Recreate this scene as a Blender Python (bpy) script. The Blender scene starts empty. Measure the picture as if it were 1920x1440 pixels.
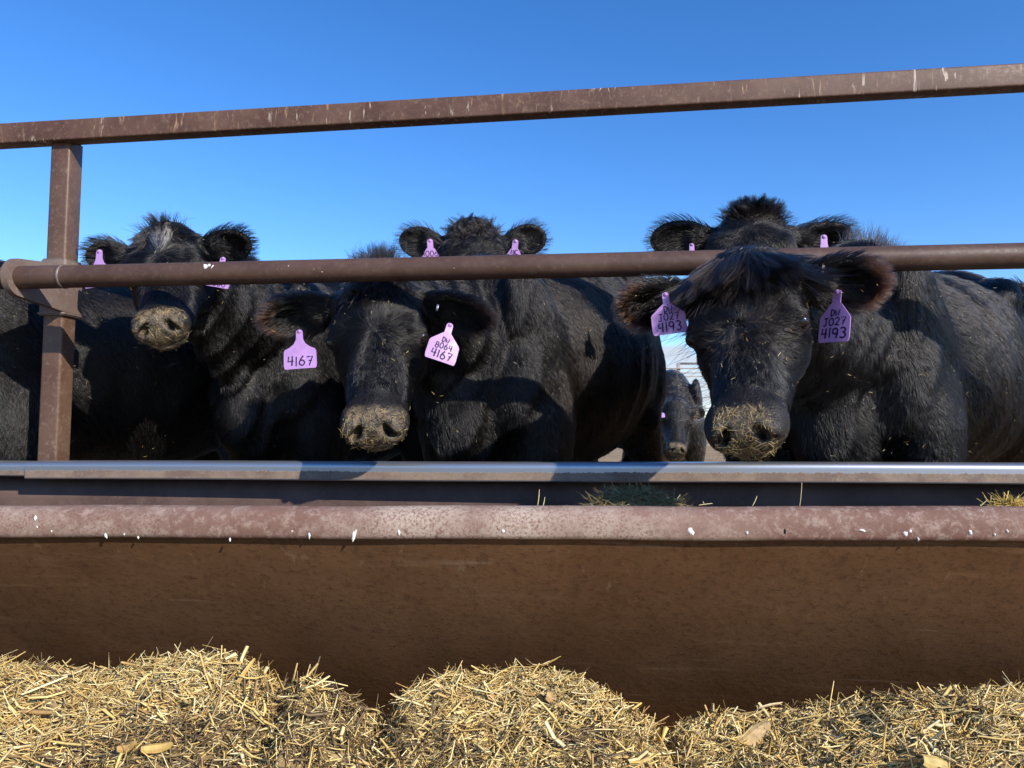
import bpy, math, random, sys
import numpy as np
from mathutils import Vector, Matrix

random.seed(7)
rng = np.random.default_rng(11)
R = math.radians
sc = bpy.context.scene
col = sc.collection

# ------------------------------------------------------------------ camera
H = 0.85
F = 1387.0            # focal length in photo pixels (1920 wide)
PITCH = math.atan(80 / F)
cd = bpy.data.cameras.new('camera')
cd.sensor_width = 36
cd.lens = 36 * F / 1920
cd.clip_start = 0.02
cd.clip_end = 3000
cam = bpy.data.objects.new('camera', cd)
cam.location = (0, 0, H)
cam.rotation_euler = (R(90) + PITCH, 0, 0)
col.objects.link(cam)
sc.camera = cam
CAM = np.array([0, 0, H])
CP, SP = math.cos(PITCH), math.sin(PITCH)


def unp(px, py, y):
    """photo pixel -> world point at world depth y"""
    a = (px - 960) / F
    b = (720 - py) / F
    d = np.array([a, CP - b * SP, SP + b * CP])
    return CAM + d * (y / d[1])


# ------------------------------------------------------------------ light
SUN_AZ = R(42)        # to the right of straight behind the camera
SUN_EL = R(29)
w = bpy.data.worlds.new('World')
sc.world = w
w.use_nodes = True
nt = w.node_tree
nt.nodes.clear()
wo = nt.nodes.new('ShaderNodeOutputWorld')
bg = nt.nodes.new('ShaderNodeBackground')
sky = nt.nodes.new('ShaderNodeTexSky')
sky.sky_type = 'NISHITA'
sky.sun_disc = False
sky.sun_elevation = SUN_EL
sky.sun_rotation = R(180) - SUN_AZ
sky.altitude = 1600
sky.air_density = 1.0
sky.dust_density = 0.55
sky.ozone_density = 2.6
bg.inputs['Strength'].default_value = 0.085
# low bank of cumulus above the horizon
tc = nt.nodes.new('ShaderNodeTexCoord')
sep = nt.nodes.new('ShaderNodeSeparateXYZ')
nt.links.new(tc.outputs['Generated'], sep.inputs[0])
mp = nt.nodes.new('ShaderNodeMapping')
mp.inputs['Scale'].default_value = (9, 9, 22)
mp.inputs['Location'].default_value = (1.3, 0.4, 0.2)
nt.links.new(tc.outputs['Generated'], mp.inputs[0])
nz = nt.nodes.new('ShaderNodeTexNoise')
nz.inputs['Scale'].default_value = 1.0
nz.inputs['Detail'].default_value = 6
nt.links.new(mp.outputs[0], nz.inputs['Vector'])
band = nt.nodes.new('ShaderNodeMapRange')
band.interpolation_type = 'SMOOTHSTEP'
for i, v in ((1, 0.085), (2, 0.150), (3, 0.27), (4, -0.5)):
    band.inputs[i].default_value = v
nt.links.new(sep.outputs['Z'], band.inputs[0])
ad = nt.nodes.new('ShaderNodeMath')
ad.operation = 'ADD'
nt.links.new(nz.outputs['Fac'], ad.inputs[0])
nt.links.new(band.outputs[0], ad.inputs[1])
cr = nt.nodes.new('ShaderNodeMapRange')
cr.interpolation_type = 'SMOOTHSTEP'
for i, v in ((1, 0.56), (2, 0.74), (3, 0.0), (4, 0.9)):
    cr.inputs[i].default_value = v
nt.links.new(ad.outputs[0], cr.inputs[0])
cmx = nt.nodes.new('ShaderNodeMix')
cmx.data_type = 'RGBA'
cmx.inputs['B'].default_value = (6.4, 6.9, 7.8, 1)
nt.links.new(cr.outputs[0], cmx.inputs['Factor'])
hs = nt.nodes.new('ShaderNodeHueSaturation')      # clear dry winter air: a deeper blue all round
hs.inputs['Hue'].default_value = 0.508
hs.inputs['Saturation'].default_value = 1.29
hs.inputs['Value'].default_value = 2.3
nt.links.new(sky.outputs[0], hs.inputs['Color'])
nt.links.new(hs.outputs[0], cmx.inputs['A'])
nt.links.new(cmx.outputs['Result'], bg.inputs['Color'])
nt.links.new(bg.outputs[0], wo.inputs['Surface'])

sl = bpy.data.lights.new('sun', 'SUN')
sl.energy = 4.8
sl.angle = R(0.53)
sl.color = (1.0, 0.93, 0.83)
sun = bpy.data.objects.new('sun', sl)
to_sun = Vector((math.sin(SUN_AZ) * math.cos(SUN_EL), -math.cos(SUN_AZ) * math.cos(SUN_EL), math.sin(SUN_EL)))
sun.rotation_euler = to_sun.to_track_quat('Z', 'Y').to_euler()
sun.location = (4, -6, 6)
col.objects.link(sun)

sc.view_settings.view_transform = 'Standard'
sc.view_settings.look = 'None'
sc.view_settings.exposure = 0.3
sc.view_settings.gamma = 1
sc.view_settings.use_curve_mapping = False
sc.cycles.max_bounces = 6
sc.cycles.transparent_max_bounces = 4


# ------------------------------------------------------------------ helpers
def tag(o, label=None, cat=None, group=None, kind=None):
    if label: o['label'] = label
    if cat: o['category'] = cat
    if group: o['group'] = group
    if kind: o['kind'] = kind
    return o


def empty(name, loc):
    o = bpy.data.objects.new(name, None)
    o.location = loc
    o.empty_display_size = 0.1
    col.objects.link(o)
    return o


def link(name, me, mat, parent=None):
    o = bpy.data.objects.new(name, me)
    if mat is not None:
        me.materials.append(mat)
    col.objects.link(o)
    if parent is not None:
        o.parent = parent
        o.matrix_parent_inverse = Matrix.Translation(-Vector(parent.location))
    return o


def mesh_from(verts, faces, smooth=False, name='m'):
    me = bpy.data.meshes.new(name)
    me.from_pydata([tuple(v) for v in verts], [], faces)
    me.update()
    if smooth:
        me.polygons.foreach_set('use_smooth', [True] * len(me.polygons))
    return me


def np_mesh(verts, faces, smooth=False, name='m'):
    """verts (N,3), faces (M,k) numpy -> mesh, fast"""
    me = bpy.data.meshes.new(name)
    n, (m, k) = len(verts), faces.shape
    me.vertices.add(n)
    me.vertices.foreach_set('co', np.ascontiguousarray(verts, np.float32).ravel())
    me.loops.add(m * k)
    me.loops.foreach_set('vertex_index', np.ascontiguousarray(faces, np.int32).ravel())
    me.polygons.add(m)
    me.polygons.foreach_set('loop_start', np.arange(0, m * k, k, dtype=np.int32))
    me.update(calc_edges=True)
    me.validate()
    if smooth:
        me.polygons.foreach_set('use_smooth', np.ones(m, bool))
    return me


def sweep(profile, a, b, up=(0, 0, 1), closed=True, caps=True, na=1, smooth=True, wob=None):
    """extrude a profile [(back, up)] from point a to point b. 'back' points away from the camera, horizontally."""
    a, b = np.array(a, float), np.array(b, float)
    ax = b - a
    L = np.linalg.norm(ax)
    ax /= L
    upv = np.array(up, float)
    back = np.cross(upv, ax)
    back /= np.linalg.norm(back)
    upv = np.cross(ax, back)
    n = len(profile)
    V, Fc = [], []
    for i in range(na + 1):
        t = i / na
        c = a + (b - a) * t
        if wob is not None:
            c = c + wob(t) * np.array([0, 0, 1.0])
        for (p, q) in profile:
            V.append(c + back * p + upv * q)
    m = n if closed else n - 1
    for i in range(na):
        for j in range(m):
            k = (j + 1) % n
            Fc.append((i * n + j, (i + 1) * n + j, (i + 1) * n + k, i * n + k))
    if caps and closed:
        Fc.append(tuple(range(n)))
        Fc.append(tuple(na * n + j for j in reversed(range(n))))
    me = mesh_from(V, Fc, smooth)
    return me


def sharp(me, ang=35):
    me.set_sharp_from_angle(angle=R(ang))
    return me


def rrect(x0, x1, y0, y1, r, seg=4):
    pts = []
    for cx, cy, a0 in ((x1 - r, y1 - r, 0), (x0 + r, y1 - r, 90), (x0 + r, y0 + r, 180), (x1 - r, y0 + r, 270)):
        for i in range(seg + 1):
            a = R(a0 + 90 * i / seg)
            pts.append((cx + r * math.cos(a), cy + r * math.sin(a)))
    return pts


# ------------------------------------------------------------------ materials
class NT:
    def __init__(s, name):
        s.m = bpy.data.materials.new(name)
        s.m.use_nodes = True
        s.t = s.m.node_tree
        s.b = s.t.nodes['Principled BSDF']
        s.tc = s.t.nodes.new('ShaderNodeTexCoord')

    def n(s, typ, **kw):
        o = s.t.nodes.new(typ)
        for k, v in kw.items():
            setattr(o, k, v)
        return o

    def l(s, a, b):
        s.t.links.new(a, b)

    def noise(s, scale, detail=4, rough=0.55, stretch=None, loc=None, src='Object', dist=0.0):
        v = s.tc.outputs[src]
        if stretch or loc:
            m = s.n('ShaderNodeMapping')
            if stretch: m.inputs['Scale'].default_value = stretch
            if loc: m.inputs['Location'].default_value = loc
            s.l(v, m.inputs[0])
            v = m.outputs[0]
        o = s.n('ShaderNodeTexNoise')
        o.inputs['Scale'].default_value = scale
        o.inputs['Detail'].default_value = detail
        o.inputs['Roughness'].default_value = rough
        o.inputs['Distortion'].default_value = dist
        s.l(v, o.inputs['Vector'])
        return o.outputs['Fac']

    def ramp(s, fac, a, b, lo=0.0, hi=1.0):
        o = s.n('ShaderNodeMapRange')
        o.interpolation_type = 'SMOOTHSTEP'
        for i, v in ((1, a), (2, b), (3, lo), (4, hi)):
            o.inputs[i].default_value = v
        s.l(fac, o.inputs[0])
        return o.outputs[0]

    def mix(s, fac, a, b, mode='MIX'):
        o = s.n('ShaderNodeMix', data_type='RGBA', blend_type=mode)
        for key, v in (('Factor', fac), ('A', a), ('B', b)):
            if isinstance(v, (int, float)):
                o.inputs[key].default_value = v
            elif isinstance(v, tuple):
                o.inputs[key].default_value = (*v, 1) if len(v) == 3 else v
            else:
                s.l(v, o.inputs[key])
        return o.outputs['Result']

    def math(s, op, a, b=None):
        o = s.n('ShaderNodeMath', operation=op)
        for i, v in enumerate((a, b)):
            if v is None: continue
            if isinstance(v, (int, float)): o.inputs[i].default_value = v
            else: s.l(v, o.inputs[i])
        return o.outputs[0]

    def axis(s, ax, src='Object'):
        o = s.n('ShaderNodeSeparateXYZ')
        s.l(s.tc.outputs[src], o.inputs[0])
        return o.outputs[ax]

    def attr(s, name):
        o = s.n('ShaderNodeAttribute', attribute_name=name)
        return o

    def bump(s, h, strength=0.3, dist=0.002):
        o = s.n('ShaderNodeBump')
        o.inputs['Strength'].default_value = strength
        o.inputs['Distance'].default_value = dist
        s.l(h, o.inputs['Height'])
        s.l(o.outputs[0], s.b.inputs['Normal'])

    def set(s, color=None, rough=None, metal=None, spec=None):
        for key, v in (('Base Color', color), ('Roughness', rough), ('Metallic', metal), ('Specular IOR Level', spec)):
            if v is None: continue
            if isinstance(v, tuple): s.b.inputs[key].default_value = (*v, 1)
            elif isinstance(v, (int, float)): s.b.inputs[key].default_value = v
            else: s.l(v, s.b.inputs[key])
        return s.m


def rust_pipe(name, base=(0.086, 0.041, 0.026), alt=(0.13, 0.070, 0.045), dust=(0.24, 0.17, 0.125), dust_amt=0.55, streak=0.0, rough=0.55):
    t = NT(name)
    n1 = t.noise(5, 6, 0.6)
    n2 = t.noise(60, 6, 0.7)
    n3 = t.noise(300, 3, 0.7)
    c = t.mix(t.ramp(n1, 0.35, 0.65), base, alt)
    c = t.mix(t.ramp(n2, 0.5, 0.75, 0, dust_amt), c, dust)
    c = t.mix(t.ramp(n3, 0.55, 0.75, 0, 0.35), c, (0.06, 0.035, 0.025))
    # thin scratches and flecks
    sp = t.noise(150, 2, 0.5, loc=(3, 1, 7))
    c = t.mix(t.ramp(sp, 0.74, 0.78, 0, 0.7), c, (0.45, 0.40, 0.34))
    if streak:
        s1 = t.noise(1.0, 5, 0.65, stretch=(42, 42, 7), dist=0.8)
        s2 = t.noise(7, 3, 0.6, loc=(4, 2, 9))
        k = t.math('MULTIPLY', t.ramp(s1, 0.58, 0.70), t.ramp(s2, 0.38, 0.55))
        c = t.mix(t.math('MULTIPLY', k, streak), c, (0.42, 0.27, 0.16))
        s3 = t.noise(1.0, 3, 0.6, stretch=(48, 48, 9), loc=(7, 5, 2), dist=0.4)
        k2 = t.math('MULTIPLY', t.ramp(s3, 0.60, 0.66), t.ramp(t.noise(5, 2, loc=(1, 8, 3)), 0.5, 0.6))
        c = t.mix(t.math('MULTIPLY', k2, streak), c, (0.50, 0.42, 0.33))
    t.bump(n2, 0.25, 0.002)
    return t.set(c, t.ramp(n2, 0.3, 0.8, rough - 0.12, rough + 0.2), 0.0, 0.4)


M = {}
M['rail'] = rust_pipe('rusty_rail_steel', streak=0.85, dust_amt=0.6)
M['post'] = rust_pipe('post_steel', base=(0.098, 0.050, 0.032), alt=(0.135, 0.078, 0.05), dust=(0.33, 0.27, 0.19), dust_amt=0.4, rough=0.42)
M['pipe'] = rust_pipe('pipe_steel', base=(0.068, 0.036, 0.025), alt=(0.098, 0.056, 0.040), dust=(0.17, 0.12, 0.09), dust_amt=0.35, rough=0.5)
M['collar'] = rust_pipe('bracket_steel', base=(0.16, 0.11, 0.085), alt=(0.2, 0.15, 0.12), dust=(0.3, 0.26, 0.22), rough=0.45)


def lip_material():
    t = NT('dusty_lip_steel')
    n1 = t.noise(3, 5, 0.6)
    n2 = t.noise(42, 8, 0.72, dist=0.4)
    n3 = t.noise(170, 5, 0.7)
    c = t.mix(t.ramp(n1, 0.35, 0.65), (0.165, 0.086, 0.062), (0.21, 0.12, 0.088))
    c = t.mix(t.ramp(n2, 0.46, 0.64, 0, 0.95), c, (0.31, 0.22, 0.175))
    c = t.mix(t.ramp(n3, 0.52, 0.62, 0, 0.7), c, (0.13, 0.072, 0.06))
    n4 = t.noise(2.2, 3, 0.5, stretch=(1, 1, 1), loc=(9, 0, 0))
    c = t.mix(t.math('MULTIPLY', t.ramp(n4, 0.5, 0.68), t.ramp(n3, 0.35, 0.6)), c, (0.43, 0.34, 0.27))
    t.bump(n2, 0.35, 0.003)
    return t.set(c, 0.72, 0.0, 0.3)


M['lip'] = lip_material()


def wall_material():
    t = NT('brown_bunk_wall')
    n1 = t.noise(2.2, 6, 0.6)
    n2 = t.noise(75, 8, 0.75, stretch=(0.7, 1, 1))
    n3 = t.noise(14, 5, 0.7, stretch=(0.12, 1, 1.6), loc=(2, 2, 2))
    c = t.mix(t.ramp(n1, 0.32, 0.68), (0.108, 0.052, 0.022), (0.145, 0.074, 0.034))
    c = t.mix(t.ramp(n2, 0.48, 0.68, 0, 0.6), c, (0.05, 0.021, 0.0095))
    c = t.mix(t.ramp(n3, 0.55, 0.8, 0, 0.45), c, (0.23, 0.14, 0.08))
    # long faint horizontal scuffs
    n4 = t.noise(30, 3, 0.6, stretch=(0.03, 1, 1.2), loc=(5, 1, 1))
    c = t.mix(t.ramp(n4, 0.66, 0.74, 0, 0.35), c, (0.33, 0.24, 0.17))
    n5 = t.noise(90, 2, 0.5, stretch=(0.35, 1, 1), loc=(8, 3, 1))
    c = t.mix(t.ramp(n5, 0.73, 0.78, 0, 0.7), c, (0.04, 0.018, 0.01))
    # rust runs and drips from the lip
    n6 = t.noise(1.0, 5, 0.65, stretch=(24, 24, 1.6), loc=(1, 6, 2), dist=0.3)
    zt = t.ramp(t.axis('Z'), 0.25, 0.62)
    c = t.mix(t.math('MULTIPLY', t.ramp(n6, 0.54, 0.70, 0, 0.55), zt), c, (0.060, 0.028, 0.014))
    n7 = t.noise(1.0, 4, 0.6, stretch=(34, 34, 2.2), loc=(9, 1, 4), dist=0.3)
    c = t.mix(t.math('MULTIPLY', t.ramp(n7, 0.62, 0.74, 0, 0.35), zt), c, (0.27, 0.18, 0.11))
    dn = t.noise(3.2, 3, 0.5, loc=(4, 4, 4))
    hgt = t.math('ADD', t.math('MULTIPLY', dn, 6.0), n2)
    t.bump(hgt, 0.35, 0.004)
    return t.set(c, 0.8, 0.0, 0.15)


M['wall'] = wall_material()
M['inner'] = rust_pipe('inner_wall_steel', base=(0.10, 0.06, 0.05), alt=(0.16, 0.10, 0.08), dust=(0.22, 0.16, 0.13), dust_amt=0.4, rough=0.7)


def rim_material():
    """angle iron: rusty face, top edge rubbed to bare blue-grey steel by the cattle's necks (ragged border)"""
    t = NT('rubbed_rim_steel')
    g = t.attr('edge').outputs['Fac']
    n = t.noise(95, 5, 0.7)
    n0 = t.noise(11, 4, 0.6)
    e = t.math('ADD', g, t.math('MULTIPLY', t.math('SUBTRACT', n, 0.5), 0.75))
    e = t.math('ADD', e, t.math('MULTIPLY', t.math('SUBTRACT', n0, 0.5), 0.35))
    k = t.ramp(e, 0.46, 0.56)
    c = t.mix(t.ramp(n0, 0.35, 0.65), (0.17, 0.115, 0.085), (0.26, 0.185, 0.13))
    c = t.mix(t.ramp(t.noise(140, 4, 0.7), 0.5, 0.7, 0, 0.6), c, (0.33, 0.27, 0.21))
    c = t.mix(t.ramp(n, 0.56, 0.70, 0, 0.5), c, (0.09, 0.06, 0.05))
    c = t.mix(k, c, (0.46, 0.47, 0.49))
    t.l(t.math('MULTIPLY', k, 0.85), t.b.inputs['Metallic'])
    t.bump(n, 0.15, 0.001)
    return t.set(c, t.ramp(k, 0, 1, 0.65, 0.36), None, 0.4)


M['rim'] = rim_material()


def plain(name, color, rough=0.6, spec=0.4, var=0.25, scale=30, metal=0.0):
    t = NT(name)
    n = t.noise(scale, 4, 0.6)
    dark = tuple(c * (1 - var) for c in color)
    lite = tuple(min(1, c * (1 + var)) for c in color)
    c = t.mix(t.ramp(n, 0.3, 0.7), dark, lite)
    t.bump(n, 0.1, 0.001)
    return t.set(c, rough, metal, spec)


M['white'] = plain('bird_dropping', (0.78, 0.77, 0.73), 0.8, 0.2, 0.12, 200)
M['dark_hole'] = plain('rust_hole', (0.03, 0.015, 0.01), 0.9, 0.1)
M['weld'] = plain('weld_bead', (0.15, 0.115, 0.095), 0.45, 0.5, 0.3, 200)
M['purple'] = plain('purple_plastic', (0.42, 0.235, 0.52), 0.42, 0.4, 0.07, 60)
def tag_material():
    t = NT('purple_plastic')
    n = t.noise(26, 5, 0.65)
    n2 = t.noise(140, 4, 0.7)
    c = t.mix(t.ramp(n, 0.3, 0.7), (0.37, 0.205, 0.46), (0.45, 0.255, 0.55))
    c = t.mix(t.ramp(n, 0.58, 0.74, 0, 0.55), c, (0.26, 0.17, 0.23))
    c = t.mix(t.ramp(n2, 0.62, 0.72, 0, 0.5), c, (0.24, 0.17, 0.19))
    t.bump(n2, 0.12, 0.0006)
    return t.set(c, t.ramp(n, 0.3, 0.7, 0.35, 0.6), 0, 0.4)


M['purple'] = tag_material()
M['ink'] = plain('black_marker', (0.035, 0.015, 0.06), 0.6, 0.2, 0.1)
M['eye'] = plain('eye_brown', (0.012, 0.008, 0.006), 0.06, 0.6, 0.2)
M['metal_clip'] = plain('metal_ear_clip', (0.55, 0.55, 0.56), 0.35, 0.5, 0.1, 80, 0.9)


def ground_material():
    t = NT('dry_dirt')
    n = t.noise(1.3, 6, 0.65)
    n2 = t.noise(18, 6, 0.7)
    c = t.mix(t.ramp(n, 0.3, 0.7), (0.30, 0.20, 0.11), (0.42, 0.30, 0.17))
    c = t.mix(t.ramp(n2, 0.5, 0.75, 0, 0.7), c, (0.13, 0.085, 0.05))
    t.bump(n2, 0.8, 0.03)
    return t.set(c, 0.95, 0, 0.1)


M['ground'] = ground_material()


def straw_material(name, gain=1.0):
    t = NT(name)
    a = t.attr('tint')
    n = t.noise(160, 3, 0.6)
    c = t.mix(t.ramp(n, 0.3, 0.7, 0.0, 0.35), a.outputs['Color'], (0.17, 0.11, 0.05))
    t.b.inputs['Transmission Weight'].default_value = 0
    return t.set(c, 0.55, 0, 0.35)


M['straw'] = straw_material('chopped_straw')
M['heap'] = plain('matted_feed', (0.27, 0.19, 0.09), 0.95, 0.1, 0.5, 60)


def hide_material():
    t = NT('black_hide')
    a = t.attr('skin')
    sp = t.n('ShaderNodeSeparateColor')
    t.l(a.outputs['Color'], sp.inputs[0])
    n = t.noise(55, 6, 0.7)
    n2 = t.noise(220, 3, 0.7)
    c = (0.010, 0.0085, 0.008)
    n3 = t.noise(19, 4, 0.6, loc=(3, 3, 3))
    mz = t.math('MULTIPLY', sp.outputs[0], t.math('MULTIPLY', t.ramp(n, 0.30, 0.62, 0.12, 1.0), t.ramp(n3, 0.32, 0.56, 0.35, 1.0)))
    grey = t.mix(t.ramp(n2, 0.4, 0.7), (0.115, 0.092, 0.064), (0.22, 0.17, 0.11))
    c2 = t.mix(mz, c, grey)
    c3 = t.mix(t.math('MULTIPLY', sp.outputs[1], t.ramp(n, 0.38, 0.6)), c2, (0.36, 0.25, 0.12))
    c4 = t.mix(sp.outputs[2], c3, (0.005, 0.004, 0.004))
    v = t.n('ShaderNodeTexVoronoi')
    v.inputs['Scale'].default_value = 160
    t.l(t.tc.outputs['Object'], v.inputs['Vector'])
    h = t.math('ADD', t.math('MULTIPLY', v.outputs['Distance'], 0.6), n)
    t.bump(h, 0.6, 0.004)
    return t.set(c4, t.ramp(n, 0.35, 0.6, 0.38, 0.6), 0, 0.3)


M['hide'] = hide_material()


def hair_material():
    m = bpy.data.materials.new('black_hair')
    m.use_nodes = True
    t = m.node_tree
    t.nodes.clear()
    o = t.nodes.new('ShaderNodeOutputMaterial')
    h = t.nodes.new('ShaderNodeBsdfHairPrincipled')
    h.model = 'CHIANG'
    h.parametrization = 'COLOR'
    h.inputs['Roughness'].default_value = 0.27
    h.inputs['Radial Roughness'].default_value = 0.38
    h.inputs['Coat'].default_value = 0.0
    h.inputs['IOR'].default_value = 1.5
    h.inputs['Random Roughness'].default_value = 0.3
    a = t.nodes.new('ShaderNodeAttribute')
    a.attribute_name = 'tint'
    t.links.new(a.outputs['Color'], h.inputs['Color'])
    t.links.new(h.outputs[0], o.inputs['Surface'])
    return m


M['hair'] = hair_material()

# ------------------------------------------------------------------ the setting: ground
def make_ground():
    n = 60
    xs = np.concatenate([-np.geomspace(900, 4, 14), np.linspace(-3.5, 3.5, 15), np.geomspace(4, 900, 14)])
    ys = np.concatenate([[-900, -300, -100, -30, -10, -4], np.linspace(-2, 12, 36), np.geomspace(14, 1500, 18)])
    X, Y = np.meshgrid(xs, ys, indexing='ij')
    Z = 0.03 * np.sin(X * 1.7 + 0.4) * np.cos(Y * 1.3) * np.exp(-((Y - 5) / 8) ** 2)
    Z = Z + 0.15 / (1 + np.exp(-(Y - 2.35) * 14)) / (1 + np.exp((Y - 5.2) * 3))
    V = np.stack([X, Y, Z], -1).reshape(-1, 3)
    a, b = len(xs), len(ys)
    I = (np.arange(a - 1)[:, None] * b + np.arange(b - 1)[None]).ravel()
    Fc = np.stack([I, I + b, I + b + 1, I + 1], -1)
    o = link('ground', np_mesh(V, Fc, True), M['ground'])
    tag(o, kind='structure')


make_ground()

# ------------------------------------------------------------------ feed bunk
LIP_A, LIP_B = unp(-260, 950, 1.685), unp(2180, 953.5, 1.50)
RIM_A0, RIM_S = unp(-260, 864.5, 2.50), unp(47, 866.5, 2.437)
RIM_B = unp(2180, 871, 2.03)
INN_A, INN_B = unp(-260, 880, 2.50 + 0.075), unp(2180, 880, 2.03 + 0.075)


def longer(a, b, ka, kb):
    """run a straight rail on past both sides of the view"""
    return a + (a - b) * ka, b + (b - a) * kb


LIP_A, LIP_B = longer(LIP_A, LIP_B, 0.75, 0.75)
INN_A, INN_B = longer(INN_A, INN_B, 0.5, 0.5)
RIM_A0 = RIM_S + (RIM_A0 - RIM_S) * 6.5
RIM_B = RIM_S + (RIM_B - RIM_S) * 1.6


def at(a, b, t):
    return a + (b - a) * t


def make_bunk():
    root = empty('feed_bunk', (0, 1.9, 0.0))
    tag(root, 'long rusty steel feed bunk with rolled front lip below the cows', 'feed bunk')
    # rolled front lip
    prof = [(0.075, -0.030), (0.066, -0.012), (0.050, -0.003), (0.036, 0.0), (0.020, -0.003), (0.009, -0.011), (0.002, -0.024),
            (0.0, -0.040), (0.0005, -0.058), (0.004, -0.066), (0.012, -0.0695), (0.03, -0.0695), (0.03, -0.064), (0.013, -0.062), (0.007, -0.054), (0.006, -0.036),
            (0.012, -0.02), (0.022, -0.010), (0.04, -0.008), (0.06, -0.018), (0.068, -0.034)]
    wv = lambda t: 0.0010 * math.sin(t * 52) + 0.0005 * math.sin(t * 117 + 1)
    me = sweep(prof, LIP_A, LIP_B, na=100, wob=wv)
    sharp(me, 50)
    link('front_lip', me, M['lip'], root)
    # front wall hangs from the lip and slopes in under it
    pts = []
    for i in range(19):
        s = i / 18 * 0.74
        ang = R(30 + 17 * (i / 18) ** 1.1)
        if i == 0:
            p = np.array([0.016, -0.066])
        else:
            p = p + (0.74 / 18) * np.array([math.sin(ang), -math.cos(ang)])
        pts.append(tuple(p))
    inner = [(x + 0.006, z + 0.003) for x, z in reversed(pts)]
    me = sweep(pts + inner, LIP_A, LIP_B, na=30)
    sharp(me, 40)
    link('front_wall', me, M['wall'], root)
    # far inner wall, set back under the rim
    low = pts[-1]
    V = []
    la, lb = LIP_A, LIP_B
    inA, inB = INN_A, INN_B
    prof_n = 8
    for k, (top, bot) in enumerate(((inA, la + np.array([0, low[0], low[1]])), (inB, lb + np.array([0, low[0], low[1]])))):
        for i in range(prof_n + 1):
            t = i / prof_n
            p = top + (bot - top) * t
            p = p + np.array([0, 0.13, -0.05]) * math.sin(math.pi * t)
            V.append(p)
    V = np.array(V)
    back = V + np.array([0, 0.008, -0.004])
    n1 = prof_n + 1
    allv = np.concatenate([V, back])
    Fc = []
    for i in range(prof_n):
        Fc.append((i, n1 + i, n1 + i + 1, i + 1))
        o = 2 * n1
        Fc.append((o + i, o + i + 1, o + n1 + i + 1, o + n1 + i))
    Fc.append((0, 2 * n1, 3 * n1, n1))
    me = mesh_from(allv, Fc, True)
    link('back_wall', me, M['inner'], root)
    # plate below rim back to the inner wall (top flange)
    # rear rim: two lengths of rubbed channel butted beside the post
    def rim(a, b, h, y0):
        prof = [(0.082, 0.0)] + [(0.014 - 0.014 * math.sin(R(k * 15)), -0.014 + 0.014 * math.cos(R(k * 15))) for k in range(7)]
        for k in range(1, 12):
            prof.append((0.0, -0.014 - (h - 0.018) * k / 11))
        prof += [(0.0012, -h + 0.0012), (0.004, -h), (0.05, -h), (0.05, -h + 0.006), (0.076, -h + 0.006), (0.082, -h + 0.01)]
        me = sweep(prof, a, b, na=24, wob=lambda t: 0.001 * math.sin(t * 17))
        sharp(me, 50)
        e = np.empty(len(me.vertices), np.float32)
        for i in range(len(me.vertices)):
            px, q = prof[i % len(prof)]
            v = 0.5 + (q + 0.0285) * 42
            if q < -h + 0.005:
                v = max(v, 0.75 + (-h + 0.002 - q) * 60)
            e[i] = min(1, max(0.0, v))
        at_ = me.attributes.new('edge', 'FLOAT', 'POINT')
        at_.data.foreach_set('value', e)
        # extra rings for a sharper border
        return me
    link('rim_rail', rim(RIM_S + np.array([0.0, 0, 0.002]), RIM_B, 0.057, 0), M['rim'], root)
    link('rim_rail', rim(RIM_A0, RIM_S + np.array([-0.001, 0.007, 0.001]), 0.047, 0), M['rim'], root)
    # legs under the bunk
    for t in (0.06, 0.35, 0.5, 0.65, 0.94):
        p = at(LIP_A, LIP_B, t)
        zt = p[2] - 0.62
        prof = rrect(-0.035, 0.035, -0.035, 0.035, 0.006)
        a = np.array([p[0], p[1] + 0.43, -0.05]); b = np.array([p[0], p[1] + 0.43, zt])
        link('leg', sweep([(x, y) for x, y in prof], a, b, up=(1, 0, 0)), M['post'], root)
    return root


bunk = make_bunk()


def splat(px, py, y, w, h, parent, mat, name, normal=(0, -1, 0), seed=0, tilt=0.0):
    w, h = w * 0.85, h * 0.9
    """an irregular raised dab at a place on the front of a rail or lip"""
    r = random.Random(seed)
    c = np.array(unp(px, py, y))
    nrm = np.array(normal, float); nrm /= np.linalg.norm(nrm)
    ux = np.cross((0, 0, 1), nrm); ux = -ux / np.linalg.norm(ux)
    uz = np.cross(nrm, ux) * -1
    if uz[2] < 0: uz = -uz
    k = 14
    ph = [r.uniform(0.65, 1.25) for _ in range(k)]
    V = [c + nrm * 0.0022]
    for ring, rr, hgt in ((0, 0.6, 0.0016), (1, 1.0, -0.0012)):
        for i in range(k):
            a = 2 * math.pi * i / k
            q = ph[i] * rr
            x, z = math.cos(a) * w / 2 * q, math.sin(a) * h / 2 * q
            x, z = x * math.cos(tilt) - z * math.sin(tilt), x * math.sin(tilt) + z * math.cos(tilt)
            V.append(c + ux * x + uz * z + nrm * hgt)
    Fc = [(0, 1 + i, 1 + (i + 1) % k) for i in range(k)]
    Fc += [(1 + i, 1 + k + i, 1 + k + (i + 1) % k, 1 + (i + 1) % k) for i in range(k)]
    return link(name, mesh_from(V, Fc, True), mat, parent)


def lip_y(px, py=1000):
    t = 0.5
    for _ in range(6):
        y = LIP_A[1] + (LIP_B[1] - LIP_A[1]) * t
        x = (px - 960) / F * y
        t = (x - LIP_A[0]) / (LIP_B[0] - LIP_A[0])
    return LIP_A[1] + (LIP_B[1] - LIP_A[1]) * t


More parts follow.
